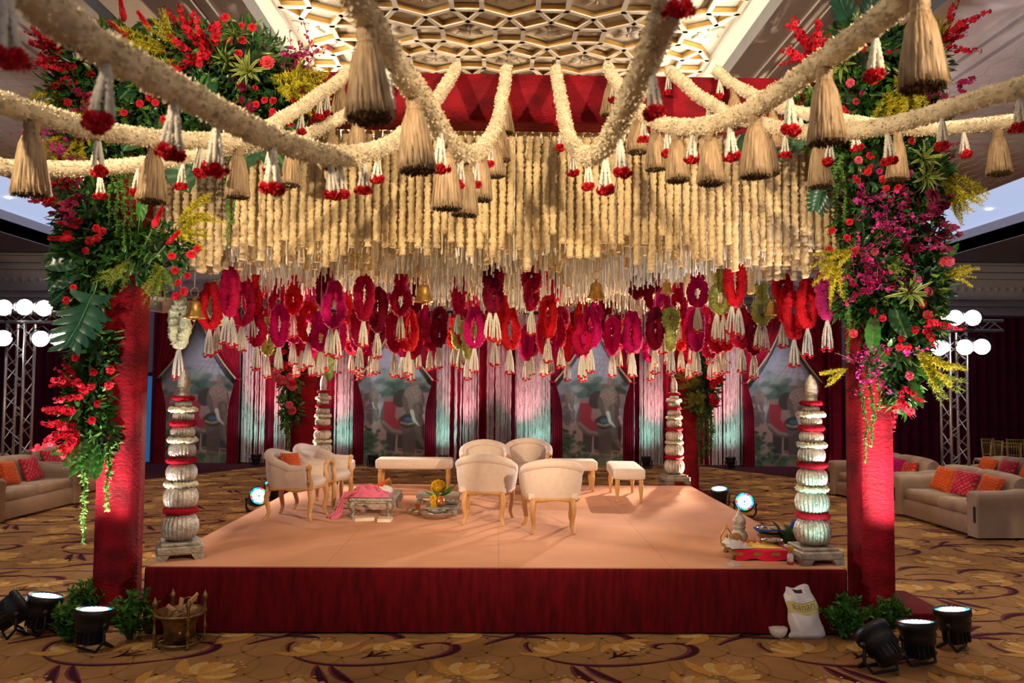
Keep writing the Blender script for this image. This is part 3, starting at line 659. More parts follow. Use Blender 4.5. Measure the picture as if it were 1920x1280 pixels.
# brass bells
def bell(px, pytop, d, label, s=1.0):
    p = at(px, pytop, d); t = thing('brass_bell', label, 'bell', p, 0, 'brass bells hanging from the canopy'); t.scale = (s,)*3
    MB().lathe([(.006, -.155), (.05, -.16), (.062, -.185), (.068, -.23), (.078, -.28), (.105, -.325), (.107, -.335), (.096, -.335), (.07, -.28), (.05, -.19), (.004, -.17)], 28).build('bell_body', BRASS, t)
    MB().lathe([(.018, -.16), (.022, -.145), (.012, -.13), (.001, -.128)], 14).build('crown_knob', BRASS, t)
    MB().tube([(.038*math.sin(a), 0, -.075+.05*math.cos(a)) for a in np.linspace(0, 2*PI, 25)[:-1]], .006, 6, closed=True).build('hook_ring', BRASS, t)
    MB().tube([(0, 0, -.2), (0, 0, -.34)], .006, 6).blob((0, 0, -.35), .018, 8, 6).build('clapper', BRASS, t)
    q = obj('thread', thm, THR, t); q.location = (0, 0, -.03); q.scale = (1, 1, (4.74-p.z)/s)
bell(795, 506, 8.3, 'large brass bell hanging left of centre beside the magenta loops'); bell(1118, 503, 8.6, 'large brass bell hanging right of centre above a magenta loop')
bell(365, 534, 8.0, 'brass bell hanging beside the left flower arrangement'); bell(1394, 566, 11.2, 'small brass bell hanging before the fourth elephant drape')
bell(1450, 540, 9.5, 'brass bell hanging between the green loop and red loops on the right'); bell(501, 498, 12.5, 'tiny brass bell high among the white bud strings on the left', .85)
bell(607, 618, 12.8, 'small brass bell hanging beside the rear left pillar', .9); bell(1170, 594, 12.2, 'small brass bell hanging among loops before the third elephant backdrop', .9)
bell(1250, 510, 9.8, 'brass bell hanging half hidden behind the maroon loops', .8)

# ================================================================ SWAG GARLANDS WITH TASSELS
petal = MB().add([(0, 0, 0), (.007, .0, .009), (0, .003, .021), (-.007, 0, .009)], [[(0, 1, 2, 3)]])
ftas = MB()
for k in range(6):
    a = k/6*2*PI+.3; e = np.array([.028*math.cos(a), .028*math.sin(a), -.17+.012*math.sin(k*2.7)]); m_ = 20; tt = np.linspace(0, 1, m_)[:, None]
    ftas.tube(e*tt+np.array([0, 0, -.004]), .0055*(1+.7*np.abs(np.sin(np.arange(m_)*PI/2+.2))), 5, jit=.3)
pp = []
for _ in range(170):
    k = random.randrange(6); a = k/6*2*PI+.3; q = random.random(); pp.append(np.array(frame_to((math.cos(a)*1.2+random.uniform(-.7, .7), math.sin(a)*1.2+random.uniform(-.7, .7), -1), (.028*math.cos(a)*q, .028*math.sin(a)*q, -.17*q), .6)))
ftas.scatter(petal, pp)
FT = ftas.mesh('bud_tassel')
def rosette(col=(.62, .008, .02), r=1.0):
    mb = MB()
    for ring, (n, tilt, s) in enumerate(((7, 1.25, 1), (6, .9, .85), (5, .5, .65), (3, .2, .45))):
        for k in range(n):
            a = k/n*2*PI+ring*.5; u = np.linspace(-1, 1, 4); v = np.linspace(0, 1, 4); P = np.zeros((4, 4, 3))
            for i, uu in enumerate(u):
                for j, vv in enumerate(v):
                    w = math.sin(min(vv*1.25+.15, 1)*PI/2)*(1-.25*(vv > .9)); x = uu*.012*w; rr = vv*.03; bend = tilt+.25*vv
                    P[i, j] = (x, rr*math.sin(bend), rr*math.cos(bend)-.004*uu*uu)
            mb.grid(P*s*r, tuple(np.array(col)*random.uniform(.75, 1.15)), M=TM((0, 0, .004*ring*r), (0, 0, a)))
    return mb
carn = rosette(); cl3 = MB()
for a, q in ((0, .0), (2.1, .028), (4.2, .028), (1.0, .034), (3.2, .03)): cl3.merge(carn, frame_to((math.cos(a)*1.1, math.sin(a)*1.1, -.5), (q*math.cos(a), q*math.sin(a), -.185), .85))
CL3 = cl3.mesh('red_flower_cluster'); TOPF = MB().merge(carn, TM((0, 0, 0), sc=.62)).mesh('red_flower')
jb = MB(); n = 64; prof = []                       # fluted fibre skirt
prof = [(.036, -.062), (.040, -.075), (.052, -.11), (.063, -.17), (.072, -.24), (.080, -.30), (.083, -.345)]
jb.lathe([(r, z) for r, z in prof], n, flute=.12, nf=42, jit=.035)
for _ in range(90):
    a = random.uniform(0, 2*PI); r0, r1 = .04, random.uniform(.078, .094); jb.tube([(r0*math.cos(a), r0*math.sin(a), -.08), (.066*math.cos(a+.05), .066*math.sin(a+.05), -.2), (r1*math.cos(a+.1), r1*math.sin(a+.1), random.uniform(-.33, -.36))], .0016, 3, cap=False)
JB = jb.mesh('fibre_skirt')
je = MB(); 
for _ in range(160):
    a = random.uniform(0, 2*PI); r = .08*math.sqrt(random.random()); je.tube([(r*math.cos(a), r*math.sin(a), -.325), (r*1.04*math.cos(a), r*1.04*math.sin(a), -.342-random.uniform(.004, .02))], .004, 4)
JE = je.mesh('cut_ends')
JC = MB().lathe([(.010, .012), (.03, .004), (.037, -.015), (.037, -.035), (.032, -.044), (.034, -.05), (.038, -.056), (.036, -.066)], 24, jit=.03).mesh('wrapped_cap')
def mk_jute(par, p, s=1.0):
    q = obj('jute_tassel', JB, JUTE, par); q.location = p; q.rotation_euler = (random.uniform(-.06, .06), random.uniform(-.06, .06), random.uniform(0, 6)); q.scale = (s, s, s*random.uniform(.93, 1.03))
    obj('cut_ends', JE, JUTED, q, 'stuff'); obj('wrapped_cap', JC, JUTE, q)
def mk_ft(par, p, s=1.0):
    q = obj('bud_tassel', FT, WHITEF, par); q.location = p; q.rotation_euler = (random.uniform(-.08, .08), random.uniform(-.08, .08), random.uniform(0, 6)); q.scale = (s,)*3
    obj('red_flower_cluster', CL3, VC, q, 'stuff'); w = obj('red_flower', TOPF, VC, q); w.location = (0, 0, .01); w.rotation_euler = (random.uniform(.5, 1.5), 0, random.uniform(0, 6))
SWG = [
 ('swag crossing the upper left flower arrangement, nearest of the left garlands', [(855, 128), (836, 160), (815, 190), (780, 228), (736, 268), (691, 285), (645, 293), (598, 287), (540, 270), (480, 247), (400, 205), (300, 150), (200, 95), (110, 35), (40, -25), (-40, -110)], 7.25, (110, 2.15), [], [12, 205, 335, 420, 508, 622, 645, 680, 716]),
 ('swag left of centre carrying the largest jute tassels', [(950, 129), (946, 160), (940, 190), (933, 228), (916, 262), (896, 284), (872, 289), (839, 262), (805, 208), (778, 168), (748, 132), (721, 88), (694, 44), (671, 0), (645, -60)], 7.25, (671, 2.7), [688, 776, 838, 876, 905, 926, 936, 945], [738, 822, 865, 890, 918, 930]),
 ('swag along the left edge below the nearest left garland', [(654, 130), (633, 154), (598, 177), (563, 203), (527, 224), (499, 243), (470, 257), (434, 265), (387, 264), (320, 262), (260, 256), (200, 247), (140, 234), (60, 210), (0, 191), (-60, 172)], 7.25, (0, 3.7), [60, 290, 446, 640], [195, 382, 420, 527, 566, 600, 610]),
 ('lowest swag on the left running out beside the left pillar', [(745, 128), (718, 158), (690, 185), (660, 208), (633, 224), (593, 245), (540, 262), (470, 274), (403, 283), (363, 291), (302, 303), (235, 311), (168, 316), (101, 316), (0, 313), (-50, 309)], 7.25, (0, 5.2), [549, 621, 673], [86, 190, 258, 348, 510, 578, 700]),
 ('swag right of centre dipping steeply from the middle of the beam', [(1042, 130), (1046, 155), (1055, 200), (1065, 252), (1080, 278), (1100, 292), (1120, 288), (1142, 265), (1167, 217), (1192, 162), (1214, 112), (1234, 62), (1250, 17), (1262, -40)], 7.25, (1250, 2.7), [], [1046, 1052, 1060, 1075, 1099, 1130, 1152, 1210, 1275]),
 ('swag crossing the upper right flower arrangement, nearest of the right garlands', [(1140, 128), (1155, 153), (1172, 177), (1200, 208), (1227, 225), (1250, 234), (1280, 238), (1330, 235), (1367, 224), (1400, 210), (1436, 190), (1474, 165), (1507, 140), (1550, 108), (1600, 72), (1650, 35), (1700, -5), (1760, -60)], 7.25, (1690, 3.0), [1146, 1192, 1228, 1268, 1332, 1415, 1547, 1728], [1150, 1210, 1246, 1300, 1364, 1472, 1630]),
 ('swag running to the right edge above the lowest right garland', [(1255, 132), (1282, 155), (1305, 177), (1330, 192), (1365, 213), (1400, 224), (1430, 233), (1470, 242), (1510, 247), (1560, 249), (1590, 247), (1623, 243), (1671, 234), (1720, 222), (1784, 202), (1849, 182), (1920, 162), (1990, 142)], 7.25, (1920, 4.1), [1440, 1535], [1250, 1325, 1470, 1548, 1655, 1760, 1900]),
 ('lowest swag on the right running out beside the right pillar', [(1342, 132), (1371, 156), (1413, 178), (1445, 193), (1481, 206), (1510, 213), (1584, 226), (1640, 234), (1704, 241), (1768, 241), (1817, 237), (1865, 232), (1920, 226), (1980, 220)], 7.25, (1920, 5.6), [1378, 1450, 1686, 1870], [1350, 1415, 1500, 1600, 1800]),
]
for lab, tr, d0, (nx, nd), jt, ft in SWG:
    P0 = at(tr[0][0], tr[0][1], d0); ny = np.interp(nx, *zip(*sorted(tr))); P1 = at(nx, ny, nd)
    nrm = Vector((P1.y-P0.y, -(P1.x-P0.x), 0)).normalized()
    pts = [P0]+[onplane(x, y, P0, nrm) for x, y in tr[1:]]
    e = pts[-1]; h_ = e-pts[-2]; sl = h_.z/max(math.hypot(h_.x, h_.y), .01); h_.z = 0; h_.normalize()      # on past the frame, up to its far fixing
    for k in range(1, 5): q = k/4; pts.append(Vector((e.x+h_.x*k*.8, e.y+h_.y*k*.8, e.z+max(-.3, min(.6, sl))*k*.8*(1-q)+(4.95-e.z)*q*q)))
    # smooth heights so that the rope hangs as one even curve
    t = thing('flower_swag', 'white blossom rope '+lab, 'garland', P0, 0, 'white blossom swags from the front beam')
    C = spline(np.array([p-P0 for p in pts]), .02); m_ = len(C)
    rr = .050*(1+.07*wob(np.arange(m_)*.35, len(lab)))
    rope = MB().tube(C, rr, 14, jit=.10)
    T = np.gradient(C, axis=0); T /= np.linalg.norm(T, axis=1)[:, None]; L = np.linalg.norm(np.diff(C, axis=0), axis=1).sum(); pm = []
    for _ in range(int(L*1100)):
        i = random.randrange(m_); tv = Vector(T[i]); r_ = Vector((random.gauss(0, 1), random.gauss(0, 1), random.gauss(0, 1))); r_ = (r_-tv*r_.dot(tv)).normalized()
        pm.append(np.array(frame_to(r_+tv*random.uniform(-.9, .9), Vector(C[i])+r_*rr[i]*.85, random.uniform(.7, 1.25))))
    rope.scatter(petal, pm); rope.build('blossom_rope', ROPEF, t)
    MB().tube(C+np.array([0, 0, .053]), .004, 4, jit=.3).build('cord', THR, t)
    pj = np.array([proj(Vector(c)+P0) for c in C])
    half = np.argmin(pj[:, 0]) if pj[-1, 0] > pj[0, 0] else np.argmax(pj[:, 0])
    def where(x): return int(np.argmin(np.abs(pj[:, 0]-x)))
    for x in jt: i = where(x); mk_jute(t, Vector(C[i])+Vector((0, 0, -.045)))
    for x in ft: i = where(x); mk_ft(t, Vector(C[i])+Vector((random.uniform(-.02, .02), -.03, -.02)), random.uniform(1.0, 1.15))
# ================================================================ SILVER POT COLUMNS
def pot_profile(z0, z1, r, neck):
    h = z1-z0; return [(neck*1.0, z0), (neck*1.15, z0+.006), (r*.80, z0+h*.08), (r*.93, z0+h*.22), (r*.99, z0+h*.38), (r, z0+h*.5), (r*.98, z0+h*.64), (r*.90, z0+h*.79), (r*.74, z0+h*.91), (neck*1.15, z0+h*.975), (neck, z1)]
def stool(mb_parts, t, w, h):
    MB().box((0, 0, h-.035), (w, w, .07), b=.012).box((0, 0, h+.012), (w*.84, w*.84, .03), b=.008).build('stool_top', SILVD, t, False)
    for sx in (-1, 1):
        for sy in (-1, 1):
            MB().add([(sx*w*.5, sy*w*.5, 0), (sx*w*.32, sy*w*.5, 0), (sx*w*.22, sy*w*.5, h*.45), (sx*w*.5, sy*w*.5, h*.45),
                      (sx*w*.5, sy*w*.32, 0), (sx*w*.5, sy*w*.22, h*.45), (sx*w*.32, sy*w*.32, 0), (sx*w*.22, sy*w*.22, h*.45)],
                     [[(0, 1, 2, 3), (0, 3, 5, 4), (1, 6, 7, 2), (4, 5, 7, 6), (0, 4, 6, 1), (3, 2, 7, 5)]]).build('stool_foot', SILVD, t, False)
def ringm(r, tr, col, jit=.25):
    mb = MB().tube([(r*math.cos(a), r*math.sin(a), 0) for a in np.linspace(0, 2*PI, 57)[:-1]], tr, 9, closed=True, jit=jit, col=col); return mb
def column(loc, rz, label, k=1.0):
    t = thing('silver_pot_column', label, 'column', loc, rz, 'silver pot columns at the stage corners'); t.scale = (k,)*3
    stool(None, t, .37, .115); z = .145
    pots = [(.235, .150, .08, 'r'), (.20, .140, .078, 'w'), (.175, .126, .072, 'r'), (.15, .112, .066, 'w'), (.115, .100, .062, 'r'), (.095, .088, .058, 'w'), (.07, .070, .052, 'r')]
    for i, (h, r, nk, g) in enumerate(pots):
        MB().lathe(pot_profile(z, z+h, r, nk), 120, flute=np.array([0, .02, .07, .09, .09, .09, .09, .09, .07, .02, 0]), nf=24).build('silver_pot', SILV, t)
        z += h+.002
        MB().lathe([(nk*1.25, -.008), (nk*1.3, 0), (nk*1.25, .008)], 32, M=TM((0, 0, z))).build('silver_collar', SILV, t)
        z += .005
        if g == 'r': q = ringm(nk*1.02+.036*(1-i*.06), .027*(1-i*.04), (.42, .004, .02), .22).build('red_garland_ring', LOOPM, t); q.location = (0, 0, z+.010); z += .022
        else:
            mb = ringm(nk*1.0+.038, .022, (.80, .76, .56), .5); q = mb.build('white_garland_ring', LOOPM, t); q.location = (0, 0, z+.006); z += .016
    MB().lathe([(.05, z), (.055, z+.01), (.05, z+.025), (.046, z+.03), (.05, z+.045), (.052, z+.08), (.054, z+.1), (.05, z+.105), (.052, z+.115), (.05, z+.15), (.036, z+.19), (.018, z+.22), (.004, z+.238)], 32).build('finial', SILV, t)
    return t, z+.238
c0, hh = column(onz(336, 1043, ZS), .42, 'silver pot column with flower rings at the front left stage corner')
KC = 1.66/hh; c0.scale = (KC,)*3
p = onz(1524, 1052, ZS); column((p.x, p.y, ZS), .12, 'silver pot column with flower rings, lit mint green, at the front right stage corner', KC)
column(onz(1264, 906, ZS), .2, 'silver pot column with flower rings at the rear right stage corner', KC*1.0)
column(onz(603, 906, ZS), -.2, 'silver pot column with flower rings at the rear left stage corner, behind the tub chairs', KC*1.0)

# ================================================================ TUB CHAIRS, BENCHES
def cab_leg(x, y, h, dx, dy):
    P = spline(np.array([(x, y, h), (x+dx*.02, y+dy*.02, h*.8), (x+dx*.028, y+dy*.028, h*.62), (x, y, h*.3), (x+dx*.008, y+dy*.008, .06), (x+dx*.035, y+dy*.035, .012), (x+dx*.042, y+dy*.042, .0)]), .03)
    r = np.interp(np.linspace(0, 1, len(P)), [0, .15, .35, .7, .88, 1], [.032, .034, .030, .02, .02, .024]); return MB().tube(P, r, 8)
def make_chair(label):
    t = thing('tub_chair', label, 'chair', (0, 0, 0), 0, 'cream tub chairs on the stage')
    hw, hd = .27, .25
    # U path from right arm front, round the back, to left arm front (front is -y)
    n = 44; a = np.linspace(0, 1, n); U = []
    for s in a:
        if s < .25: U.append((hw+.02-.02*s, -hd+(.30)*(s/.25)))
        elif s > .75: q = (1-s)/.25; U.append((-(hw+.02-.02*(1-s)), -hd+.30*q))
        else: th = (s-.25)/.5*PI; e = 1.35; U.append((math.copysign(abs(math.cos(th))**(2/e/1.2), math.cos(th))*(hw+.015), -hd+.30+abs(math.sin(th))**(2/2.6)*.23))
    U = np.array(U); top = .585+.145*np.sin(np.clip((a-.18)/.64, 0, 1)*PI)**1.1
    T = np.gradient(U, axis=0); T /= np.linalg.norm(T, axis=1)[:, None]; Nn = np.stack([T[:, 1], -T[:, 0]], 1)
    prof = [(.0, .355), (.012, .37), (.022, .50), (.032, 1.0)]   # outward offset by height
    P = []
    for k, v in enumerate(np.linspace(0, 1, 9)): z = .355+(top-.355)*v; P.append(np.concatenate([U+Nn*(.012+.035*v**1.5+.012*math.sin(v*PI)), z[:, None]], 1))
    for k, v in enumerate(np.linspace(1, 0, 9)): z = .40+(top-.40)*v; P.append(np.concatenate([U-Nn*(.045+.02*math.sin(v*PI)-.02*v), z[:, None]], 1))
    G = np.array(P).transpose(1, 0, 2); mb = MB().grid(G)
    for e in (0, -1): mb.add(G[e], [[list(range(18))]])
    mb.build('back_shell', LINEN, t)
    C = np.concatenate([U+Nn*.012, (top+.0)[:, None]], 1); r = .036+.018*np.sin(a*PI); MB().tube(C, r, 12).build('top_roll', LINEN, t)
    MB().tube(np.concatenate([U+Nn*.036, (top-.042)[:, None]], 1), .006, 5).build('piping', LINEN, t)
    # seat cushion, front bowed
    n = 20; P = np.zeros((n, 10, 3)); 
    for i, u in enumerate(np.linspace(-1, 1, n)):
        yf = -hd-.085+.05*u*u; yb = .24
        prof = [(yb, .37), (yb, .42), (.1, .46), (0, .47), (-.12, .47), (yf+.05, .462), (yf+.01, .44), (yf, .415), (yf+.012, .385), (yf+.03, .365)]
        for j, (y, z) in enumerate(prof): P[i, j] = (u*(hw-.015), y, z-.02*abs(u)**6)
    MB().grid(P).build('seat_cushion', LINEN, t)
    # scalloped wooden apron
    path = list(U+Nn*.018)+[(-hw, -hd-.03), (0, -hd-.085), (hw, -hd-.03)]; path = np.array(path); m_ = len(path); G = np.zeros((m_, 4, 3))
    for i in range(m_):
        w = .012*math.cos(i*2*PI/11.); G[i, 0] = (*path[i]*.97, .375); G[i, 1] = (*path[i], .372); G[i, 2] = (*path[i], .335+w); G[i, 3] = (*path[i]*.95, .338+w)
    MB().grid(G, closeu=True).build('seat_rail', WOODL, t)
    for sx in (-1, 1):
        cab_leg(sx*.245, -.27, .36, sx*.6, -.7).build('leg', WOODL, t); cab_leg(sx*.20, .22, .36, sx*.5, .9).build('leg', WOODL, t)
        MB().tube(spline(np.array([(sx*.258, -.275, .34), (sx*.262, -.29, .44), (sx*.270, -.262, .53), (sx*.288, -.275, .60)]), .03), .026, 8, flat=.8).blob((sx*.288, -.272, .602), (.034, .03, .036), 10, 7).build('arm_post', WOODL, t)
    return t
ch = make_chair('cream tub chair facing away from us, in front right, nearest to the camera')
def put(o, px, d, rz): p = at(px, 900, d); o.location = (p.x, d, ZS); o.rotation_euler = (0, 0, rz)
put(ch, 1033, 8.62, PI+.03)
for px_, d, rz, lab in ((912, 9.1, PI-.12, 'cream tub chair facing away from us, beside the marigold pot'), (909, 10.75, .05, 'cream tub chair facing us, half hidden behind the chair beside the marigold pot'),
                        (989, 11.15, -.06, 'cream tub chair facing us, beside the right bench'), (553, 9.32, PI/2-.12, 'cream tub chair with an orange cushion on it, left side of stage'),
                        (602, 10.05, PI/2-.2, 'cream tub chair behind the one with orange cushion')):
    put(dup(ch, (0, 0, 0), 0, lab), px_, d, rz)
def make_bench(label, L=1.12):
    t = thing('upholstered_bench', label, 'bench', (0, 0, 0), 0, 'cream upholstered benches on the stage')
    mb = MB(); x, y = L/2, .215
    prof = [(.0, .30, .03), (.0, .31, .012), (.0, .325, 0), (.0, .42, 0), (.0, .435, .012), (.0, .445, .03), (0, .448, .1)]
    ang = np.linspace(0, 2*PI, 41)[:-1]; G = np.zeros((40, len(prof), 3))
    for i, a in enumerate(ang):
        cx = math.copysign(abs(math.cos(a))**.16, math.cos(a)); cy = math.copysign(abs(math.sin(a))**.16, math.sin(a))
        for j, (_, z, ins) in enumerate(prof): G[i, j] = (cx*(x-ins), cy*(y-ins), z)
    mb.grid(G, closeu=True); mb.add(G[:, -1], [[list(range(40))]]); mb.add(G[:, 0], [[list(range(39, -1, -1))]]); mb.build('seat_cushion', LINEN, t)
    for sx in (-1, 1):
        for sy in (-1, 1): MB().lathe([(.016, 0), (.02, .02), (.017, .05), (.022, .1), (.03, .17), (.033, .22), (.024, .26), (.03, .275), (.03, .31)], 14, M=TM((sx*(x-.07), sy*(y-.06), 0))).build('leg', WOODL, t)
    return t
b1 = make_bench('cream bench standing before the second elephant backdrop'); put(b1, 778, 11.85, 0)
for px_, d, rz, lab in ((1046, 11.75, 0, 'cream bench partly hidden by the tub chair facing us'), (1172, 11.05, PI/2-.05, 'cream bench standing alone at the right, end towards us'), (628, 11.1, PI/2+.05, 'cream bench mostly hidden behind the two side-on tub chairs')):
    put(dup(b1, (0, 0, 0), 0, lab), px_, d, rz)

# ================================================================ CUSHION MESH
def cushion_mesh(s=.4, th=.14, col=(.7, .05, .03), dots=None):
    n = 22; mb = MB()
    for sg in (-1, 1):
        u, v = np.meshgrid(np.linspace(-1, 1, n), np.linspace(-1, 1, n), indexing='ij'); k = 1-.07*(1-(u**2))*(np.abs(v) > .0)*np.abs(v)**3-.0
        x = u*s/2*(1-.06*(1-v**2)); z = v*s/2*(1-.06*(1-u**2)); y = sg*th/2*((1-u**4)*(1-v**4))**.5
        P = np.stack([x, y, z+s/2], -1); mb.grid(P if sg < 0 else P[::-1], col)
        c = mb.C[-1]
        if dots:
            D, dc = dots; m = ((np.sin(u*D*PI)*np.sin(v*D*PI)) > .55).ravel() if sg < 0 else ((np.sin(u[::-1]*D*PI)*np.sin(v[::-1]*D*PI)) > .55).ravel(); c[m, :3] = dc
    return mb.mesh('cushion_cover')
CU = {'orange': cushion_mesh(col=(.62, .075, .02), dots=(6.5, (.70, .26, .03))), 'pink': cushion_mesh(col=(.52, .012, .075), dots=(5, (.62, .25, .08))), 'magenta': cushion_mesh(col=(.50, .01, .16)), 'red': cushion_mesh(col=(.60, .02, .03), dots=(5, (.7, .3, .05)))}
def cushion(kind, loc, rz, tilt, label, s=1.0, group='scatter cushions'):
    t = thing('scatter_cushion', label, 'cushion', loc, rz, group); t.scale = (s,)*3; o = obj('cushion_cover', CU[kind], CLOTH, t); o.rotation_euler = (-tilt, random.uniform(-.12, .12), 0); return t
pp_ = at(556, 870, 9.42); cushion('orange', (pp_.x-.02, 9.40, ZS+.455), PI/2-.5, .35, 'small orange cushion propped on the left tub chair', .72, None)

# ================================================================ SOFAS
def make_sofa(label, L=2.2):
    t = thing('sofa', label, 'sofa', (0, 0, 0), 0, 'taupe suede sofas beside the stage')
    D = .95
    MB().box((0, 0, .16), (L-.1, D-.06, .26), b=.02).build('base', SOFA, t); MB().box((0, 0, .015), (L-.3, D-.25, .03)).build('plinth', BLACK, t, False)
    for k in range(2): MB().box(((k-.5)*(L-.46)/2, -.07, .37), ((L-.46)/2-.006, D-.24, .17), b=.045).build('seat_cushion', SOFA, t)
    for k in range(2):
        P = np.zeros((14, 12, 3)); w = (L-.42)/2
        for i, u in enumerate(np.linspace(-1, 1, 14)):
            pr_ = [(.10, .42), (.12, .50), (.14, .62), (.17, .76), (.20, .83), (.26, .865), (.33, .87), (.40, .84), (.44, .74), (.455, .5), (.455, .3), (.45, .06)]
            for j, (y, z) in enumerate(pr_): P[i, j] = (u*w/2, y+.025*abs(u)**6*(j < 6), z-.02*abs(u)**8-.03*((u*(1 if k else -1)+1)/2)**3*(3 < j < 8))
        mb = MB().grid(P); mb.add(P[0], [[list(range(11, -1, -1))]]); mb.add(P[-1], [[list(range(12))]])
        q = mb.build('back_cushion', SOFA, t); q.location = ((k-.5)*w, 0, 0)
    for s in (-1, 1):
        n = 20; prof = [(-.13, .03), (-.13, .3), (-.135, .5), (-.15, .56), (-.14, .62), (-.09, .655), (0, .66), (.08, .65), (.13, .61), (.135, .55), (.115, .5), (.115, .2), (.115, .03)]
        P = np.zeros((8, 13, 3))
        for i, y in enumerate((-.49, -.475, -.45, -.2, 0, .2, .40, .43)):
            sh = (.82, .95, 1, 1, 1, .99, .96, .9)[i]
            for j, (x, z) in enumerate(prof): P[i, j] = (s*(L/2-.13)+(-x*s)*sh, y, .03+(z-.03)*(1-(1-sh)*.35)+(.03*(i > 4)*(j > 2)*(j < 10)))
        mb = MB().grid(P if s < 0 else P[::-1]); mb.add(P[0], [[list(range(13)) if s > 0 else list(range(12, -1, -1))]]); mb.add(P[-1], [[list(range(12, -1, -1)) if s > 0 else list(range(13))]])
        mb.build('armrest', SOFA, t); MB().box((s*(L/2-.06), -.492, .34), (.05, .012, .22), b=.004).build('arm_panel', BLACK, t, False)
    return t
def pl(o, px, py, rz):
    p = onz(px, py, 0); o.location = (p.x, p.y, 0); o.rotation_euler = (0, 0, rz); return o
s1 = make_sofa('taupe sofa at the left edge, nearest on that side'); 
p = onz(60, 985, 0); s1.location = (-7.62, 12.85, 0); s1.rotation_euler = (0, 0, PI/2-.07)
def sofa(x, y, rz, lab): return dup(s1, (x, y, 0), rz, lab)
sofaL2 = sofa(-7.95, 15.3, PI/2-.16, 'taupe sofa behind the left red pillar')
sofaL3 = sofa(-10.1, 14.9, PI/2-.05, 'taupe sofa at far left behind the nearest left sofa')
p = onz(1770, 985, 0); sofaR1 = sofa(7.05, 12.1, -PI/2+.04, 'taupe sofa right of the right pillar, with three cushions in full view')
sofaR2 = sofa(7.05, 14.5, -PI/2+.14, 'taupe sofa behind the right red pillar'); sofaR3 = sofa(8.85, 13.7, -PI/2+.06, 'taupe sofa behind the nearest right sofa')
def on_sofa(so, u, kind, label, s=1.0, tw=0):
    M = Matrix.Rotation(so.rotation_euler.z, 3, 'Z'); q = M @ Vector((u, -.06, 0)); cushion(kind, (so.location.x+q.x, so.location.y+q.y, .46), so.rotation_euler.z+tw, .42, label, s)
on_sofa(s1, -.12, 'orange', 'orange and gold cushion on the nearest left sofa'); on_sofa(s1, .45, 'pink', 'deep pink dotted cushion on the nearest left sofa'); on_sofa(s1, -.6, 'red', 'red cushion at the left frame edge on the nearest left sofa')
on_sofa(sofaL2, -.6, 'pink', 'deep pink cushion on the sofa behind the left pillar'); on_sofa(sofaL2, .1, 'orange', 'orange cushion beside the hanging vine on the left sofa'); on_sofa(sofaL2, .6, 'magenta', 'magenta cushion half hidden by the left red pillar')
on_sofa(sofaL3, .3, 'magenta', 'magenta cushion on the far left sofa behind')
on_sofa(sofaR1, -.5, 'orange', 'orange cushion, first of three on the near right sofa', 1, .2); on_sofa(sofaR1, .05, 'pink', 'deep pink cushion, middle of three on the near right sofa', 1, .3); on_sofa(sofaR1, .6, 'orange', 'orange cushion, last of three on the near right sofa', 1, .1)
on_sofa(sofaR2, .65, 'red', 'red gold-dotted cushion on the sofa behind the right pillar', .9); on_sofa(sofaR2, .2, 'magenta', 'magenta cushion touching the right red pillar edge')
on_sofa(sofaR3, -.7, 'orange', 'orange cushion, first on the sofa behind the near right one'); on_sofa(sofaR3, -.15, 'pink', 'pink cushion, middle on the sofa behind the near right one'); on_sofa(sofaR3, .4, 'orange', 'orange cushion, last on the sofa behind the near right one')

# gold chiavari chairs
CHG = mat('gold_chair', (.50, .33, .10), .4, .4, var=.1); SEATW = mat('white_seat', (.75, .72, .68), .8)
def chiavari(label):
    t = thing('banquet_chair', label, 'chair', (0, 0, 0), 0, 'gold chairs behind the right sofas')
    for sx in (-1, 1):
        MB().tube([(sx*.18, -.18, 0), (sx*.19, -.19, .45)], .014, 8).build('leg', CHG, t)
        MB().tube([(sx*.18, .20, 0), (sx*.185, .19, .45), (sx*.18, .24, .92)], .014, 8).build('back_post', CHG, t)
    for z, y in ((.9, .238), (.82, .23), (.56, .2)): MB().tube([(-.18, y, z), (.18, y, z)], .011, 8).build('back_rail', CHG, t)
    for k in range(7): x = -.15+k*.05; MB().tube([(x, .2, .56), (x, .238, .9)], .006, 6).build('spindle', CHG, t)
    for y in (-.18, .19): MB().tube([(-.18, y, .22), (.18, y, .22)], .009, 6).build('stretcher', CHG, t)
    MB().box((0, 0, .45), (.40, .40, .03), b=.008).build('seat_frame', CHG, t); MB().box((0, 0, .49), (.38, .38, .05), b=.02).build('seat_pad', SEATW, t)
    return t
g = chiavari('gold chair seen from the side, behind the far right sofa'); 
def pg(o, px, d, rz): p = at(px, 800, d); o.location = (p.x, d, 0); o.rotation_euler = (0, 0, rz)
pg(g, 1850, 17.6, -1.5)
for px_, d, rz, lab in ((1868, 18.0, .3, 'gold chair at the far right facing us, left of the table'), (1888, 17.2, 2.9, 'gold chair with its back to us behind the far right sofa'), (1912, 17.8, -.2, 'rightmost gold chair at the right frame edge')): pg(dup(g, (0, 0, 0), 0, lab), px_, d, rz)

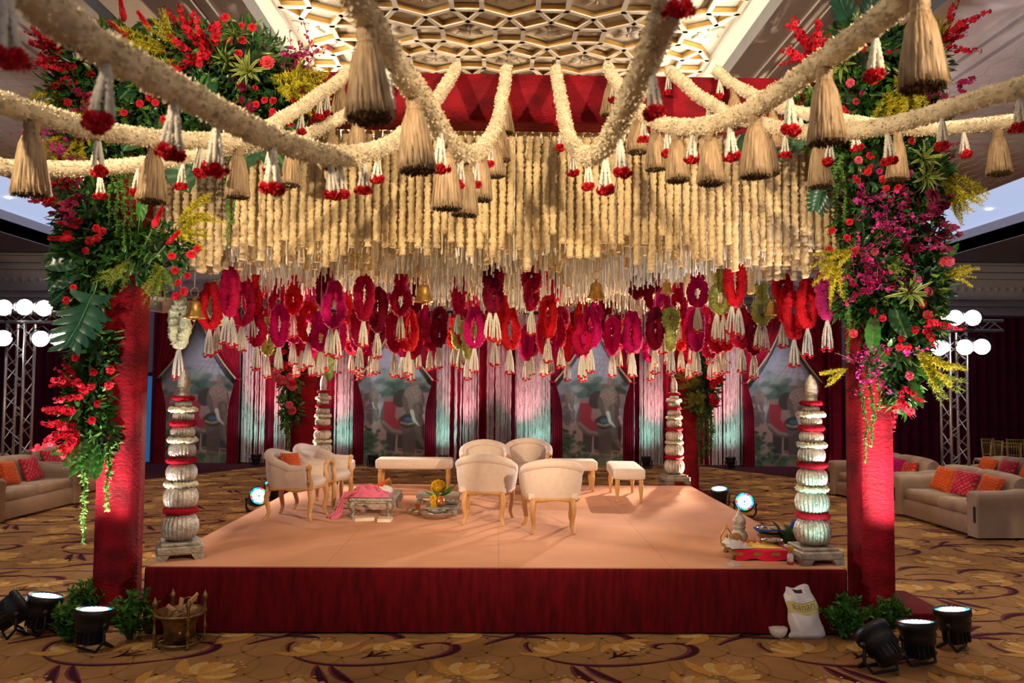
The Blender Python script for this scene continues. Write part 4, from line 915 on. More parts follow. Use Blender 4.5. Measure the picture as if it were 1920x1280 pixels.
# ================================================================ STAGE LAMPS
def led_can(loc, aim, label, on=True, size=.14, rzy=0, group='black stage lamps on the floor', face=LEDC, energy=0, lcol=(1, 1, 1), spot=50, tgt=None):
    """par can: local +Z is the beam"""
    t = thing('stage_lamp', label, 'lamp', loc, rzy, group); k = size/.14
    d = Vector(aim).normalized(); M = Matrix.Translation((0, 0, .20*k)) @ d.to_track_quat('Z', 'Y').to_matrix().to_4x4() @ Matrix.Scale(k, 4)
    MB().lathe([(.02, -.16), (.075, -.155), (.09, -.13), (.095, -.06), (.12, -.05), (.125, 0), (.13, .05), (.14, .055), (.142, .11), (.132, .112), (.128, .10)], 36, M=M).build('can_body', BLACK, t)
    for q in range(18): a = q/18*2*PI; MB().box((0, 0, 0), (.012, .006, .09), M=M @ TM((.097*math.cos(a), .097*math.sin(a), -.1), (0, 0, a))).build('cooling_fin', BLACK, t, False)
    f = MB().lathe([(.001, .1012), (.104, .1012)], 32, M=M).build('lens', face, t)
    rim = MB(); 
    rc = [(.02, .25, .9), (.02, .7, .25), (.9, .05, .05), (.02, .25, .9), (.02, .6, .6)]
    th = np.linspace(0, 2*PI, 61); P = np.zeros((61, 2, 3)); P[:, 0] = np.stack([.104*np.cos(th), .104*np.sin(th), np.full(61, .1015)], 1); P[:, 1] = np.stack([.13*np.cos(th), .13*np.sin(th), np.full(61, .1015)], 1)
    rim.grid(P, M=M); rim.C[-1][:, :3] = np.repeat(np.array([rc[int(i/61*15) % 5] for i in range(61)]), 2, 0); rim.build('led_rim', RIM, t)
    leds = MB()
    for r, n in ((.03, 6), (.060, 12), (.088, 18)):
        for q in range(n): a = q/n*2*PI; leds.lathe([(.013, .101), (.011, .107), (.002, .108)], 7, M=M @ TM((r*math.cos(a), r*math.sin(a), 0)))
    leds.build('led_bulbs', LEDB, t, kind='stuff')
    side = Vector((-d.y, d.x, 0)); side = side.normalized() if side.length > .1 else Vector((1, 0, 0)); fw = Vector((side.y, -side.x, 0))
    c = Vector((0, 0, .20*k)); yk = [c+side*.15*k, c+side*.155*k-Vector((0, 0, .12*k)), c+side*.12*k-fw*.05*k-Vector((0, 0, .192*k)), c-side*.12*k-fw*.05*k-Vector((0, 0, .192*k)), c-side*.155*k-Vector((0, 0, .12*k)), c-side*.15*k]
    MB().tube(yk, .012*k, 6).build('yoke', BLACK, t)
    yk2 = [c+side*.15*k, c+side*.15*k-Vector((0, 0, .12*k)), c+side*.11*k+fw*.10*k-Vector((0, 0, .192*k)), c-side*.11*k+fw*.10*k-Vector((0, 0, .192*k)), c-side*.15*k-Vector((0, 0, .12*k)), c-side*.15*k]
    MB().tube(yk2, .012*k, 6).build('yoke', BLACK, t)
    for s in (-1, 1): MB().lathe([(.024*k, 0), (.024*k, .02*k)], 10, M=frame_to(side*s, c+side*s*.15*k)).build('knob', BLACK, t)
    if energy:
        R = Matrix.Rotation(rzy, 3, 'Z'); pos = Vector(loc)+R @ (M @ Vector((0, 0, .14)))
        lamp('stage_lamp_beam', 'SPOT', pos, energy, lcol, tgt if tgt is not None else pos+R @ d, .06, spot, .7)
    return t
def fl_(px, py): p = onz(px, py, 0); return (p.x, p.y, 0)
led_can(fl_(172, 1216), (.06, .10, 1), 'black stage lamp in front of the left pillar, in the shrubs', energy=340, lcol=(1, .85, .8), spot=62, tgt=(PXL+.05, PYF-.17, 1.9))
led_can(fl_(78, 1186), (.16, .12, 1), 'black stage lamp left of the left pillar shrubs, lens upward', energy=250, lcol=(1, .9, .85), spot=60, tgt=(PXL-.05, PYF-.2, 2.8))
led_can(fl_(22, 1190), (.9, .75, .75), 'tilted black stage lamp at the left frame edge', energy=60, tgt=(PXL, PYF, 2))
led_can(fl_(1790, 1214), (-.10, .10, 1), 'black stage lamp farthest right on the carpet, lens upward', energy=560, lcol=(1, .82, .85), spot=64, tgt=(PXR, PYF-.17, 1.9))
led_can(fl_(1722, 1242), (-.05, .14, 1), 'black stage lamp in the middle of the three at front right', energy=400, lcol=(1, .88, .85), spot=60, tgt=(PXR-.02, PYF-.2, 2.4))
led_can(fl_(1650, 1256), (-.35, .9, .75), 'tipped black stage lamp showing its finned back at front right', energy=170, lcol=(.45, 1, .85), spot=26, tgt=(2.75, YF+.3, 1.2))
led_can((-3.55, 12.0, .18), (.55, -.75, .42), 'lit stage lamp beside the stage on the left, pointing at us', energy=25, lcol=(.6, .9, 1)); led_can((-3.62, 13.0, .15), (.3, -.2, .85), 'second stage lamp behind the lit one on the left of the stage', energy=1500, lcol=(1, .72, .42), spot=95, tgt=(-.8, 10.8, 4.2))
led_can((3.62, 11.7, .18), (-.35, -.85, .40), 'lit stage lamp beside the stage on the right, pointing at us', energy=25, lcol=(.6, .9, 1)); led_can((3.55, 12.8, .15), (-.1, -.2, .95), 'second stage lamp behind the lit one on the right of the stage', energy=1500, lcol=(1, .72, .42), spot=95, tgt=(.8, 10.8, 4.2))
# uplighters along the back wall
for i, px_ in enumerate((482, 545, 640, 700, 832, 1010, 1210, 1262, 1368)):
    p = at(px_, 868, YB-.85); w = ORD[i]
    led_can((p.x, YB-.95, 0), (0, .25, 1), 'small black uplighter on the floor by the back wall, %s from the left' % w, size=.13, group='uplighters along the back wall')
    if i in (0, 2, 4, 5, 6, 8): lamp('uplighter_beam', 'SPOT', (p.x, YB-1.15, .36), 75, (.40, 1, .84), (p.x, YB-.3, 1.3), .08, 95, 1)
for px_ in (500, 620, 870, 985, 1235, 1352): p = at(px_, 868, YB-.8); lamp('uplighter_beam', 'SPOT', (p.x, YB-1.3, .3), 430, (1, .36, .42), (p.x, YB-.3, 2.7), .08, 62, 1)
for px_ in (390, 747, 1108, 1460): p = at(px_, 868, YB-2.2); lamp('backdrop_beam', 'SPOT', (p.x, YB-2.6, 4.3), 230, (.95, .9, .95), (p.x, YB-.3, 1.6), .1, 70, .9)

# trusses with lamps
def lattice(mb, a, b, w, n):
    a, b = Vector(a), Vector(b); d = (b-a).normalized(); s = Vector((0, 1, 0)); u = d.cross(s).normalized(); cs = [(1, 1), (1, -1), (-1, -1), (-1, 1)]
    ch_ = [[a+u*w/2*p+s*w/2*q, b+u*w/2*p+s*w/2*q] for p, q in cs]
    return ch_
def truss(t, a, b, w, n):
    ch_ = lattice(None, a, b, w, n)
    for p, q in ch_: MB().tube([p, q], .024, 8).build('chord_tube', ALU, t)
    for k in range(4):
        (p, q), (r, s) = ch_[k], ch_[(k+1) % 4]
        for i in range(n):
            f0, f1 = i/n, (i+1)/n; x, y = (p.lerp(q, f0), r.lerp(s, f1)) if i % 2 else (r.lerp(s, f0), p.lerp(q, f1)); MB().tube([x, y], .010, 5, cap=False).build('brace', ALU, t)
def tower(px, d, side, label, lamps):
    base = at(px, 700, d); base.z = 0; t = thing('lighting_tower', label, 'lighting truss', base, 0); zc = 3.16
    truss(t, (0, 0, .05), (0, 0, zc-.1), .30, 12); truss(t, (-.85, 0, zc+.02), (.85, 0, zc+.02), .17, 8)
    MB().box((0, 0, .025), (.7, .7, .05)).build('base_plate', ALU, t, False)
    for i, (lx, ly, on) in enumerate(lamps):
        q = at(lx, ly, d-.25); aim = Vector((-side*.55, -.55, -.12))
        tt = thing('par_lamp', 'bright par lamp on the %s lighting tower, %s' % ('left' if side < 0 else 'right', on), 'lamp', q, 0, 'par lamps on the lighting towers')
        M = aim.normalized().to_track_quat('Z', 'Y').to_matrix().to_4x4()
        MB().lathe([(.02, -.24), (.09, -.23), (.10, -.1), (.135, -.06), (.145, .06), (.14, .07)], 24, M=M).build('can_body', BLACK, tt)
        MB().lathe([(.132, .072), (.11, .082), (.05, .09), (.001, .092)], 24, M=M).build('lens', LEDW, tt)
        up = 1 if q.z < zc else -1; MB().tube([(.155, 0, 0), (.155, 0, up*.12), (0, .1, up*.22), (-.155, 0, up*.12), (-.155, 0, 0)], .01, 6).build('yoke', BLACK, tt)
        a = aim.normalized()
        if i in (1, 2, 4): lamp('par_lamp_beam', 'SPOT', q+a*.12, TOW, (.92, .93, 1), (.8*side*(i % 3), 9.6+.7*i, (3.9, 3.4, 1.0)[i % 3]), .08, 38, .5)
TOW = 1100
tower(37, 14.0, -1, 'aluminium lighting tower with lamps behind the left sofas', [(5, 576, 'top row, at the frame edge'), (44, 575, 'top row, second'), (80, 577, 'top row, beside the flowers'), (4, 633, 'bottom row, at the frame edge'), (74, 634, 'bottom row, second'), (110, 635, 'bottom row, beside the flowers')])
tower(1788, 14.0, 1, 'aluminium lighting tower with lamps behind the right sofas', [(1760, 595, 'top row, beside the flowers'), (1793, 595, 'top row, second'), (1826, 595, 'top row, farthest right'), (1763, 651, 'bottom row, beside the flowers'), (1811, 650, 'bottom row, second'), (1843, 649, 'bottom row, farthest right')])
# two spots clamped high on the rear pillars, pointing forward
for px_, py_, s, w in ((584, 611, -1, 'left'), (1283, 630, 1, 'right')):
    q = at(px_, py_, PYR-.45); tt = thing('clamp_spotlight', 'dazzling clamp spotlight on the rear %s pillar' % w, 'lamp', q)
    aim = Vector((-s*.22, -1, -.28)).normalized(); M = aim.to_track_quat('Z', 'Y').to_matrix().to_4x4()
    MB().lathe([(.02, -.18), (.07, -.17), (.085, -.05), (.10, .05), (.098, .06)], 24, M=M).build('can_body', BLACK, tt); MB().lathe([(.09, .062), (.05, .07), (.001, .072)], 20, M=M).build('lens', LEDW, tt)
    MB().tube([(0, 0, 0), (0, .2, .02), (0, .3, .02)], .015, 6).build('clamp_arm', BLACK, tt)
    lamp('clamp_spot_beam', 'SPOT', q+aim*.1, 1100, (1, .86, .68), q+aim, .05, 75, .6)
# beige speaker box left
q = at(300, 571, 14.2); t = thing('wall_speaker', 'beige speaker box hung behind the left pillar', 'speaker', q)
MB().box((0, 0, 0), (.38, .25, .24), M=TM((0, 0, 0), (.2, .15, -.3)), b=.02).build('speaker_case', mat('beige_plastic', (.55, .44, .38), .5), t); MB().box((0, -.13, 0), (.3, .02, .17), M=TM((0, 0, 0), (.2, .15, -.3)), b=.004).build('grille', mat('grille', (.2, .16, .15), .6), t)
MB().tube([(0, .1, .1), (0, .1, 1.6)], .015, 6).build('hanging_pole', BLACK, t)
# ================================================================ PLANT PIECES
def leaf_mb(L=.09, w=.034, col=(.05, .16, .03), fold=.3, bend=.25, n=5):
    P = np.zeros((3, n, 3))
    for j, v in enumerate(np.linspace(0, 1, n)):
        ww = w/2*math.sin(PI*min(v*.95+.04, 1))**.8; z = L*v*math.cos(bend*v); y = -L*v*math.sin(bend*v)
        P[0, j] = (-ww, y+ww*fold, z); P[1, j] = (0, y, z); P[2, j] = (ww, y+ww*fold, z)
    return MB().grid(P, col)
LEAF = leaf_mb(); LEAFN = leaf_mb(.12, .022)
def monstera(L=.46, W=.42, col=(.018, .085, .05)):
    mb = MB(); n = 6
    mb.tube(bez([(0, .0, -.16), (0, .03, -.06), (0, 0, .0)], 6), .006, 5, col=(.09, .2, .06)); mb.tube([(0, 0, 0), (0, -.03, L*.55), (0, -.10, L)], [.007, .005, .002], 5, col=(.09, .22, .08))
    for s in (-1, 1):
        for k in range(n):
            v0 = -.10+k*.175; v1 = v0+.20; vm = (v0+v1)/2
            wd = W/2*(1.0-.75*max(0, vm-.25)**1.4)*(.82 if k == 0 else 1); G = np.zeros((6, 3, 3))
            for i, u in enumerate(np.linspace(0, 1, 6)):
                gap = .5*(1-.55*max(0, u-.42)**.7) if u > .42 else .5
                tip = u*u*.10*(1 if k > 0 else -.8)
                for j, q in enumerate((-1, 0, 1)):
                    v = (vm+q*(v1-v0)*gap*(1-.35*(u > .95))+tip+.22*u*(k > 0)*.6)*L; x = s*wd*u
                    G[i, j] = (x, -.12*(v/L)**2*L*.8-.25*u*u*W*.3+.02*math.sin(u*3)+(.006 if q == 0 else 0), v)
            mb.grid(G if s > 0 else G[::-1], tuple(np.array(col)*random.uniform(.85, 1.2)))
    return mb.mesh('monstera_leaf')
def broad_leaf(L=.42, W=.27, col=(.016, .075, .028)):
    n, m_ = 11, 14; P = np.zeros((n, m_, 3)); mb = MB()
    for i, u in enumerate(np.linspace(-1, 1, n)):
        for j, v in enumerate(np.linspace(0, 1, m_)):
            w = W/2*(math.sin(PI*min(.12+v*.88, 1))**.75)*(1+.08*math.sin(v*40)); back = .10*abs(u)*(1-v)**2
            P[i, j] = (u*w, -.16*v*v*L+.05*abs(u)*W+.008*math.sin(v*28+abs(u)*4), (v-back)*L)
    mb.grid(P, col); C = mb.C[0].reshape(n, m_, 4); C[n//2, :, :3] = (.12, .26, .08); C[:, ::3, :3] *= 1.25
    mb.tube([(0, .02, -.15), (0, 0, 0)], .006, 5, col=(.1, .2, .05)); return mb.mesh('broad_leaf')
def petal5(col, s=1.25, n=5, w=.011, L=.028):
    mb = MB()
    for k in range(n):
        a = k/n*2*PI; mb.add(np.array([(0, 0, 0), (w, L*.55, .006), (0, L, .002), (-w, L*.55, .006)])*s, [[(0, 1, 2, 3)]], tuple(np.array(col)*random.uniform(.8, 1.2)), TM((0, 0, 0), (0, 0, a)))
    mb.blob((0, 0, .006*s), .005*s, 6, 4, col=tuple(np.array(col)*.6)); return mb
def spray(col, L=.34, n=20, s=1.35, droop=.4, branches=3, w=.011):
    mb = MB(); f = petal5(col, s, w=w)
    for b in range(branches):
        a = b/branches*2*PI; side = np.array([math.cos(a), math.sin(a), 0])*(.18 if branches > 1 else 0.02); Lb = L*(1-.18*b)
        C = bez([(0, 0, 0), side*.5+np.array([0, 0, Lb*.5]), side+np.array([0, -droop*Lb*.4, Lb])], 14)
        mb.tube(C, .0028, 4, col=(.14, .10, .05), cap=False)
        for k in range(n):
            q = .25+.75*k/n; c = C[min(int(q*13), 13)]; d = Vector((random.gauss(0, 1), random.gauss(0, 1), random.gauss(0, .6))).normalized()
            mb.merge(f, frame_to(d, Vector(c)+d*.024, random.uniform(.65, 1.05)*(1.15-.5*q)))
    return mb
def ginger():
    mb = MB(); mb.tube(bez([(0, 0, -.22), (0, .01, -.1), (0, 0, 0)], 6), .006, 5, col=(.12, .22, .05)); lf = leaf_mb(.075, .046, (.72, .02, .035), .5, -.4)
    for k in range(34):
        a = k*2.4; z = .01+.13*k/34; mb.merge(lf, TM((.012*math.cos(a)*(1-k/50), .012*math.sin(a)*(1-k/50), z), (-.55+.35*k/34, 0, 0)) if False else Matrix.Translation((0, 0, z)) @ Matrix.Rotation(a, 4, 'Z') @ Matrix.Rotation(.62-.4*k/34, 4, 'X') @ Matrix.Scale(1.0-.45*k/34, 4))
    return mb.mesh('ginger_flower')
def plume(col=(.56, .50, .03), L=.46):
    mb = MB(); nd = MB().add([(-.0042, 0, 0), (.0042, 0, 0), (0, 0, .034)], [[(0, 1, 2)]], col)
    pm = []; cs = []
    for b in range(9):
        a = random.uniform(0, 2*PI); sp = random.uniform(.05, .22); C = bez([(0, 0, 0), (sp*.4*math.cos(a), sp*.4*math.sin(a), L*.5), (sp*math.cos(a), sp*math.sin(a)-.12, L*random.uniform(.7, 1))], 22)
        mb.tube(C, .002, 3, col=np.array(col)*.7, cap=False)
        for i in range(3, 22):
            for q in range(9):
                d = Vector((random.gauss(0, 1), random.gauss(0, 1), random.gauss(.5, .8))); tap = .5+.8*math.sin(PI*i/23.)
                pm.append(np.array(frame_to(d, C[i], random.uniform(.6, 1.25)*tap))); cs.append(np.array(col)*random.uniform(.55, 1.3))
    mb.scatter(nd, pm, np.array(cs)*.8/.8); 
    # restore colour scale
    mb.C[-1][:, :3] = np.repeat(np.array(cs), 3, 0); return mb.mesh('fern_plume')
def dracaena():
    mb = MB()
    for k in range(18):
        a = k*2.4; el = .25+1.1*k/18; L = random.uniform(.16, .24); n = 8; P = np.zeros((5, n, 3)); 
        for i, u in enumerate((-1, -.5, 0, .5, 1)):
            for j, v in enumerate(np.linspace(0, 1, n)):
                w = .014*math.sin(PI*min(.15+v*.85, 1))**.6; th = el*(.5+.8*v); r = L*v*.9
                P[i, j] = (u*w, -r*math.sin(min(th, 1.75)), r*math.cos(min(th, 1.9))+.004*abs(u))
        mb.grid(P, (.13, .22, .03), M=TM((0, 0, 0), (0, 0, a))); C = mb.C[-1].reshape(5, n, 4); C[0, :, :3] = C[4, :, :3] = (.62, .56, .16)
    return mb.mesh('striped_rosette')
def vine(L, r=.018, col=(.10, .24, .04)):
    m_ = int(L/.012); mb = MB(); z = -np.arange(m_)*.012; C = np.stack([.025*wob(z*4, L*7), .02*wob(z*5, L*3), z], 1); mb.tube(C, .006, 5, col=col)
    lf = leaf_mb(.034, .018, col, .2, .5, 3); pm = []
    for i in range(m_):
        for q in range(4): a = random.uniform(0, 2*PI); pm.append(np.array(frame_to((math.cos(a), math.sin(a), -.5), C[i], random.uniform(.6, 1.2)*(1.15-.5*i/m_)*r/.018)))
    mb.scatter(lf, pm, np.array([np.array(col)*random.uniform(.5, 1.5)*.8/.8 for _ in pm])); k = len(pm); mb.C[-1][:, :3] = np.repeat(np.array([np.array(col)*random.uniform(.5, 1.6) for _ in pm]), len(np.concatenate(lf.V)), 0)
    return mb.mesh('trailing_vine')
PM = {'rose_red': [rosette((.66, .012, .03), 1.25).mesh('rose') for _ in range(2)], 'rose_pink': [rosette((.70, .10, .17), 1.45).mesh('rose')], 'rose_coral': [rosette((.72, .07, .08), 1.6).mesh('rose')], 'rose_magenta': [rosette((.48, .01, .14), 1.15).mesh('rose')],
      'mokara_red': [spray((.62, .008, .03), .34, 24).mesh('orchid_spray') for _ in range(3)], 'mokara_magenta': [spray((.42, .008, .10), .30, 20).mesh('orchid_spray') for _ in range(2)], 'wax_pink': [spray((.55, .02, .22), .22, 12, .8).mesh('wax_flower_spray')],
      'cymbidium': [spray((.22, .008, .05), .24, 9, 1.7, .8, 2, .014).mesh('dark_orchid_spray') for _ in range(2)], 'ginger': [ginger() for _ in range(2)], 'plume': [plume() for _ in range(3)], 'plume_green': [plume((.22, .28, .03))], 'dracaena': [dracaena() for _ in range(2)],
      'monstera': [monstera()], 'monstera_bright': [monstera(.40, .36, (.04, .17, .03))], 'broad': [broad_leaf(), broad_leaf(.36, .25, (.012, .06, .03))], 'broad_bright': [broad_leaf(.28, .12, (.05, .22, .03))]}
PN = {'rose_red': 'rose', 'rose_pink': 'rose', 'rose_coral': 'rose', 'rose_magenta': 'rose', 'mokara_red': 'orchid_spray', 'mokara_magenta': 'orchid_spray', 'wax_pink': 'wax_flower_spray', 'cymbidium': 'dark_orchid_spray', 'ginger': 'ginger_flower', 'plume': 'fern_plume', 'plume_green': 'fern_plume',
      'dracaena': 'striped_rosette', 'monstera': 'monstera_leaf', 'monstera_bright': 'monstera_leaf', 'broad': 'broad_leaf', 'broad_bright': 'broad_leaf'}
def arrangement(label, blobs, pieces, vines, base, nleaf=1.25, group='flower arrangements on the pillars', leafk=1.15, cat='flower arrangement'):
    """blobs: (px, py, depth, rx, rz) in metres; pieces: (kind, px, py, depth, (dx, dz, toward), scale)"""
    t = thing('flower_arrangement', label, cat, base, 0, group); B = Vector(base); fol = MB(); core = MB(); pm = []; cs = []; pn = []; cn = []
    for px_, py_, d, rx, rz in blobs:
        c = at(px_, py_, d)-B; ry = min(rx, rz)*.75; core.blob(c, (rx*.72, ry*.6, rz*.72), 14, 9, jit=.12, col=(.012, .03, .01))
        for _ in range(int(nleaf*900*(rx*rz)**.5*4*.45)):
            v = Vector((random.gauss(0, 1), random.gauss(0, 1), random.gauss(0, 1))).normalized(); k = random.uniform(.72, 1.08)
            if v.y > .4: continue
            pos = c+Vector((v.x*rx*k, v.y*ry*k, v.z*rz*k)); dr = v+Vector((random.gauss(0, .6), random.gauss(0, .5), random.gauss(-.15, .6)))
            g = np.array(random.choice([(.035, .13, .02), (.02, .085, .02), (.06, .17, .025), (.025, .10, .035), (.10, .20, .03)]))*random.uniform(.6, 1.3)
            if random.random() < .75: pm.append(np.array(frame_to(dr, pos, random.uniform(.6, 1.25)*leafk))); cs.append(g)
            else: pn.append(np.array(frame_to(dr, pos, random.uniform(.7, 1.2)*leafk))); cn.append(g)
    for base_, a, c_ in ((LEAF, pm, cs), (LEAFN, pn, cn)):
        if a: fol.scatter(base_, a); fol.C[-1][:, :3] = np.repeat(np.array(c_), len(np.concatenate(base_.V)), 0)
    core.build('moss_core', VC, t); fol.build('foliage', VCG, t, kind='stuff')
    for kind, px_, py_, d, dv, s in pieces:
        p = at(px_, py_, d)-B; o = obj(PN[kind], random.choice(PM[kind]), VCG if kind in ('monstera', 'monstera_bright', 'broad', 'broad_bright') else VC, t)
        dr = Vector((dv[0], -dv[2], dv[1])).normalized()
        if kind in ('monstera', 'monstera_bright', 'broad', 'broad_bright'):       # leaf blade faces the viewer, tip along dv
            nrm = Vector((0, -1, .25)); x = dr.cross(-nrm).normalized(); y = dr.cross(x).normalized()
            M = Matrix((x, -y if (-y).y > 0 else y, dr)).transposed().to_4x4(); o.matrix_local = Matrix.Translation(p) @ M @ Matrix.Scale(s, 4)
        else: o.matrix_local = frame_to(dr, p, s)
    for px_, py_, d, L, r in vines:
        p = at(px_, py_, d)-B; o = obj('trailing_vine', vine(L, r), VC, t); o.location = p
    return t
def rnd(kinds, box, d, n, s=(.85, 1.2), tow=.8):
    return [(random.choice(kinds), random.uniform(box[0], box[2]), random.uniform(box[1], box[3]), d+random.uniform(-.06, .06), (random.uniform(-.7, .7), random.uniform(-.4, .7), tow), random.uniform(*s)) for _ in range(n)]
dF = PYF-.32
R_, RP, RC, RM = 'rose_red', 'rose_pink', 'rose_coral', 'rose_magenta'
def roses(l, d, k=R_): return [(k, x, y, d, (random.uniform(-.4, .4), random.uniform(-.2, .4), 1), random.uniform(.85, 1.1)) for x, y in l]
P = []
P += [('ginger', 234, 45, dF, (-.1, 1, .3), 1.35), ('ginger', 288, 66, dF-.1, (-.5, .8, .4), 1.35), ('ginger', 248, 74, dF-.1, (-.7, .5, .5), 1.35)]
P += [('mokara_red', x, y, d, v, s) for x, y, d, v, s in ((130, 95, dF, (-1, -.1, .2), 1.1), (150, 128, dF, (-1, .05, .3), 1.1), (110, 80, dF, (-1, .0, .2), .75), (140, 135, dF-.05, (-.8, -.3, .4), .9), (385, 95, dF-.1, (-.3, 1, .5), 1.0), (395, 105, dF-.1, (0, .4, 1), 1.15), (370, 110, dF-.12, (-.4, -.4, 1), 1.0), (350, 60, dF, (-.2, .6, .2), .8))]
P += roses([(423, 32), (452, 48), (473, 51), (428, 78), (455, 75), (447, 101), (137, 127), (170, 137), (106, 160), (120, 152), (140, 155), (148, 174), (127, 192), (182, 178), (262, 194), (280, 181), (291, 192), (322, 201), (307, 224), (207, 222), (232, 211), (480, 196), (496, 188), (512, 189), (511, 209), (427, 201), (400, 203), (182, 115)], dF-.14)
P += roses([(337, 133), (340, 145), (355, 155), (348, 165), (205, 130)], dF-.14, RM) + roses([(162, 192), (170, 180)], dF-.12, RC) + [(RC, 501, 117, dF-.16, (0, 0, 1), 1.35)]
P += [('cymbidium', 455, 175, dF-.12, (0, -.6, .8), 1.1), ('cymbidium', 458, 205, dF-.12, (.1, -.7, .7), 1.0), ('cymbidium', 170, 195, dF-.1, (-.5, -.3, .8), 1.0), ('cymbidium', 195, 125, dF-.1, (-.3, .2, .9), .8)]
P += [('plume', 320, 90, dF-.1, (-.9, .1, .5), 1.0), ('plume', 325, 100, dF-.1, (-.9, -.3, .5), 1.0), ('plume', 345, 115, dF-.1, (-.6, -.6, .5), 1.0), ('plume', 300, 105, dF-.08, (-.9, .2, .2), .9), ('plume', 340, 95, dF-.1, (-.4, .4, .5), .8), ('plume', 500, 150, dF-.05, (.9, -.1, .4), 1.15), ('plume', 515, 165, dF-.05, (.9, -.4, .4), 1.1), ('plume', 520, 145, dF-.03, (1, -.2, .3), 1.1), ('plume', 545, 170, dF-.02, (.8, -.3, .3), .9),
      ('plume', 140, 170, dF, (-.8, -.5, .3), .9), ('plume', 130, 190, dF, (-.6, -.7, .3), .9), ('plume', 170, 205, dF-.05, (-.4, -.7, .5), .8), ('plume', 180, 210, dF-.05, (.2, -.8, .5), .8), ('plume', 135, 250, dF-.05, (-.4, -.6, .5), .9), ('plume', 150, 255, dF-.05, (.1, -.6, .5), .9)]
P += [('dracaena', 466, 136, dF-.18, (.1, .0, 1), 1.0), ('dracaena', 430, 118, dF-.15, (-.4, .2, .8), .8), ('dracaena', 440, 75, dF-.1, (.3, .7, .5), .9), ('dracaena', 190, 62, dF, (-.4, .9, .2), .7), ('dracaena', 180, 118, dF-.1, (-.3, .3, .8), .6), ('dracaena', 128, 395, dF-.1, (-.8, 0, .6), .7)]
P += [('broad', 390, 140, dF-.12, (-.1, -1, .2), .85), ('broad', 255, 150, dF-.05, (-.3, -.8, .3), .75), ('broad', 270, 235, dF-.05, (-.3, -.8, .3), .8), ('broad', 325, 290, dF, (.45, -.9, .1), 1.0), ('broad', 500, 260, dF, (.55, -.8, .1), 1.15), ('broad', 475, 255, dF, (-.2, -.8, .1), .9), ('broad', 535, 235, dF+.05, (.8, -.5, .1), .7), ('broad', 255, 52, dF, (1, .1, .1), .6), ('broad', 305, 215, dF-.03, (.3, -.8, .2), .8), ('broad', 360, 260, dF, (.4, -.9, .2), .9)]
P += rnd(['wax_pink'], (520, 90, 590, 150), dF, 5) + rnd(['wax_pink'], (120, 265, 185, 300), dF-.1, 4) + rnd(['wax_pink'], (75, 235, 115, 260), dF-.1, 2) + rnd(['mokara_magenta'], (540, 85, 595, 170), dF, 4, (.4, .6))
P += rnd([R_], (200, 110, 560, 250), dF-.08, 18, (.6, .85))
BL = [(200, 130, dF+.1, .42, .40), (330, 130, dF+.1, .48, .40), (450, 130, dF+.1, .46, .38), (540, 175, dF+.15, .28, .28), (150, 190, dF+.1, .30, .34), (250, 210, dF+.1, .50, .28), (400, 215, dF+.12, .50, .26), (500, 230, dF+.15, .3, .22), (180, 260, dF+.05, .32, .28)]
VN = [(222, 290, dF-.15, .72, .02), (236, 295, dF-.15, .85, .02), (248, 300, dF-.12, .8, .018), (430, 270, dF-.05, .95, .016), (207, 295, dF-.12, .6, .018)]
arrangement('lush red and green flower arrangement on the upper left corner of the canopy', BL, P, VN, (PXL, PYF-.3, 4.2))
# down the left pillar
P = []
P += [('mokara_red', 128, 330, dF, (-.3, -1, .3), .8), ('cymbidium', 160, 350, dF-.15, (-.4, -.3, .8), 1.25), ('cymbidium', 135, 375, dF-.12, (-.5, -.5, .7), 1.2), ('cymbidium', 145, 400, dF-.12, (-.5, -.2, .7), 1.0), ('ginger', 285, 430, dF-.15, (.6, .9, .4), 1.35), ('ginger', 310, 460, dF-.15, (.8, .6, .4), 1.2), ('ginger', 145, 447, dF-.12, (-.9, -.1, .5), 1.3), ('ginger', 155, 428, dF-.12, (-1, .2, .5), 1.2)]
P += roses([(126, 440), (180, 428), (192, 434), (182, 446), (168, 452), (160, 470), (137, 539), (124, 563), (351, 517), (334, 530), (345, 546), (328, 507), (330, 555), (148, 415), (370, 466), (358, 477), (322, 480)], dF-.14)
P += [('monstera', 170, 560, dF-.2, (-.15, -1, .35), 1.05), ('broad', 135, 500, dF-.1, (-.5, -.8, .2), .8), ('broad', 150, 480, dF-.1, (-.8, -.4, .2), .7), ('broad_bright', 262, 410, dF-.1, (.2, 1, .1), .9), ('broad', 120, 545, dF-.1, (-.6, -.8, .2), .45)]
P += [('plume', 330, 425, dF-.05, (.6, .5, .3), 1.0), ('plume', 320, 445, dF-.05, (.8, .2, .3), .9), ('plume_green', 245, 480, dF-.15, (-.2, -1, .4), .8), ('plume_green', 290, 490, dF-.15, (.5, -.7, .4), .9)]
P += [('mokara_red', 155, 770, dF, (-.8, -.3, .6), 1.1), ('mokara_red', 150, 800, dF, (-.6, -.6, .7), 1.1), ('mokara_red', 165, 740, dF-.05, (-.6, .3, .7), .9), ('mokara_red', 150, 720, dF, (-.5, .4, .6), .8), ('mokara_red', 155, 825, dF, (-.5, -.7, .6), .8)] + roses([(171, 724), (204, 722), (182, 757), (175, 698), (172, 788), (207, 693), (130, 820), (142, 670), (140, 605), (134, 640)], dF-.12)
P += [('broad_bright', 165, 830, dF-.05, (-.5, -.8, .4), 1.0), ('broad_bright', 175, 835, dF-.05, (.1, -1, .3), 1.05), ('broad_bright', 160, 845, dF-.05, (-.3, -.9, .3), .9), ('broad_bright', 182, 850, dF-.05, (.2, -1, .3), .9), ('broad_bright', 150, 825, dF, (-.8, -.5, .3), .9)]
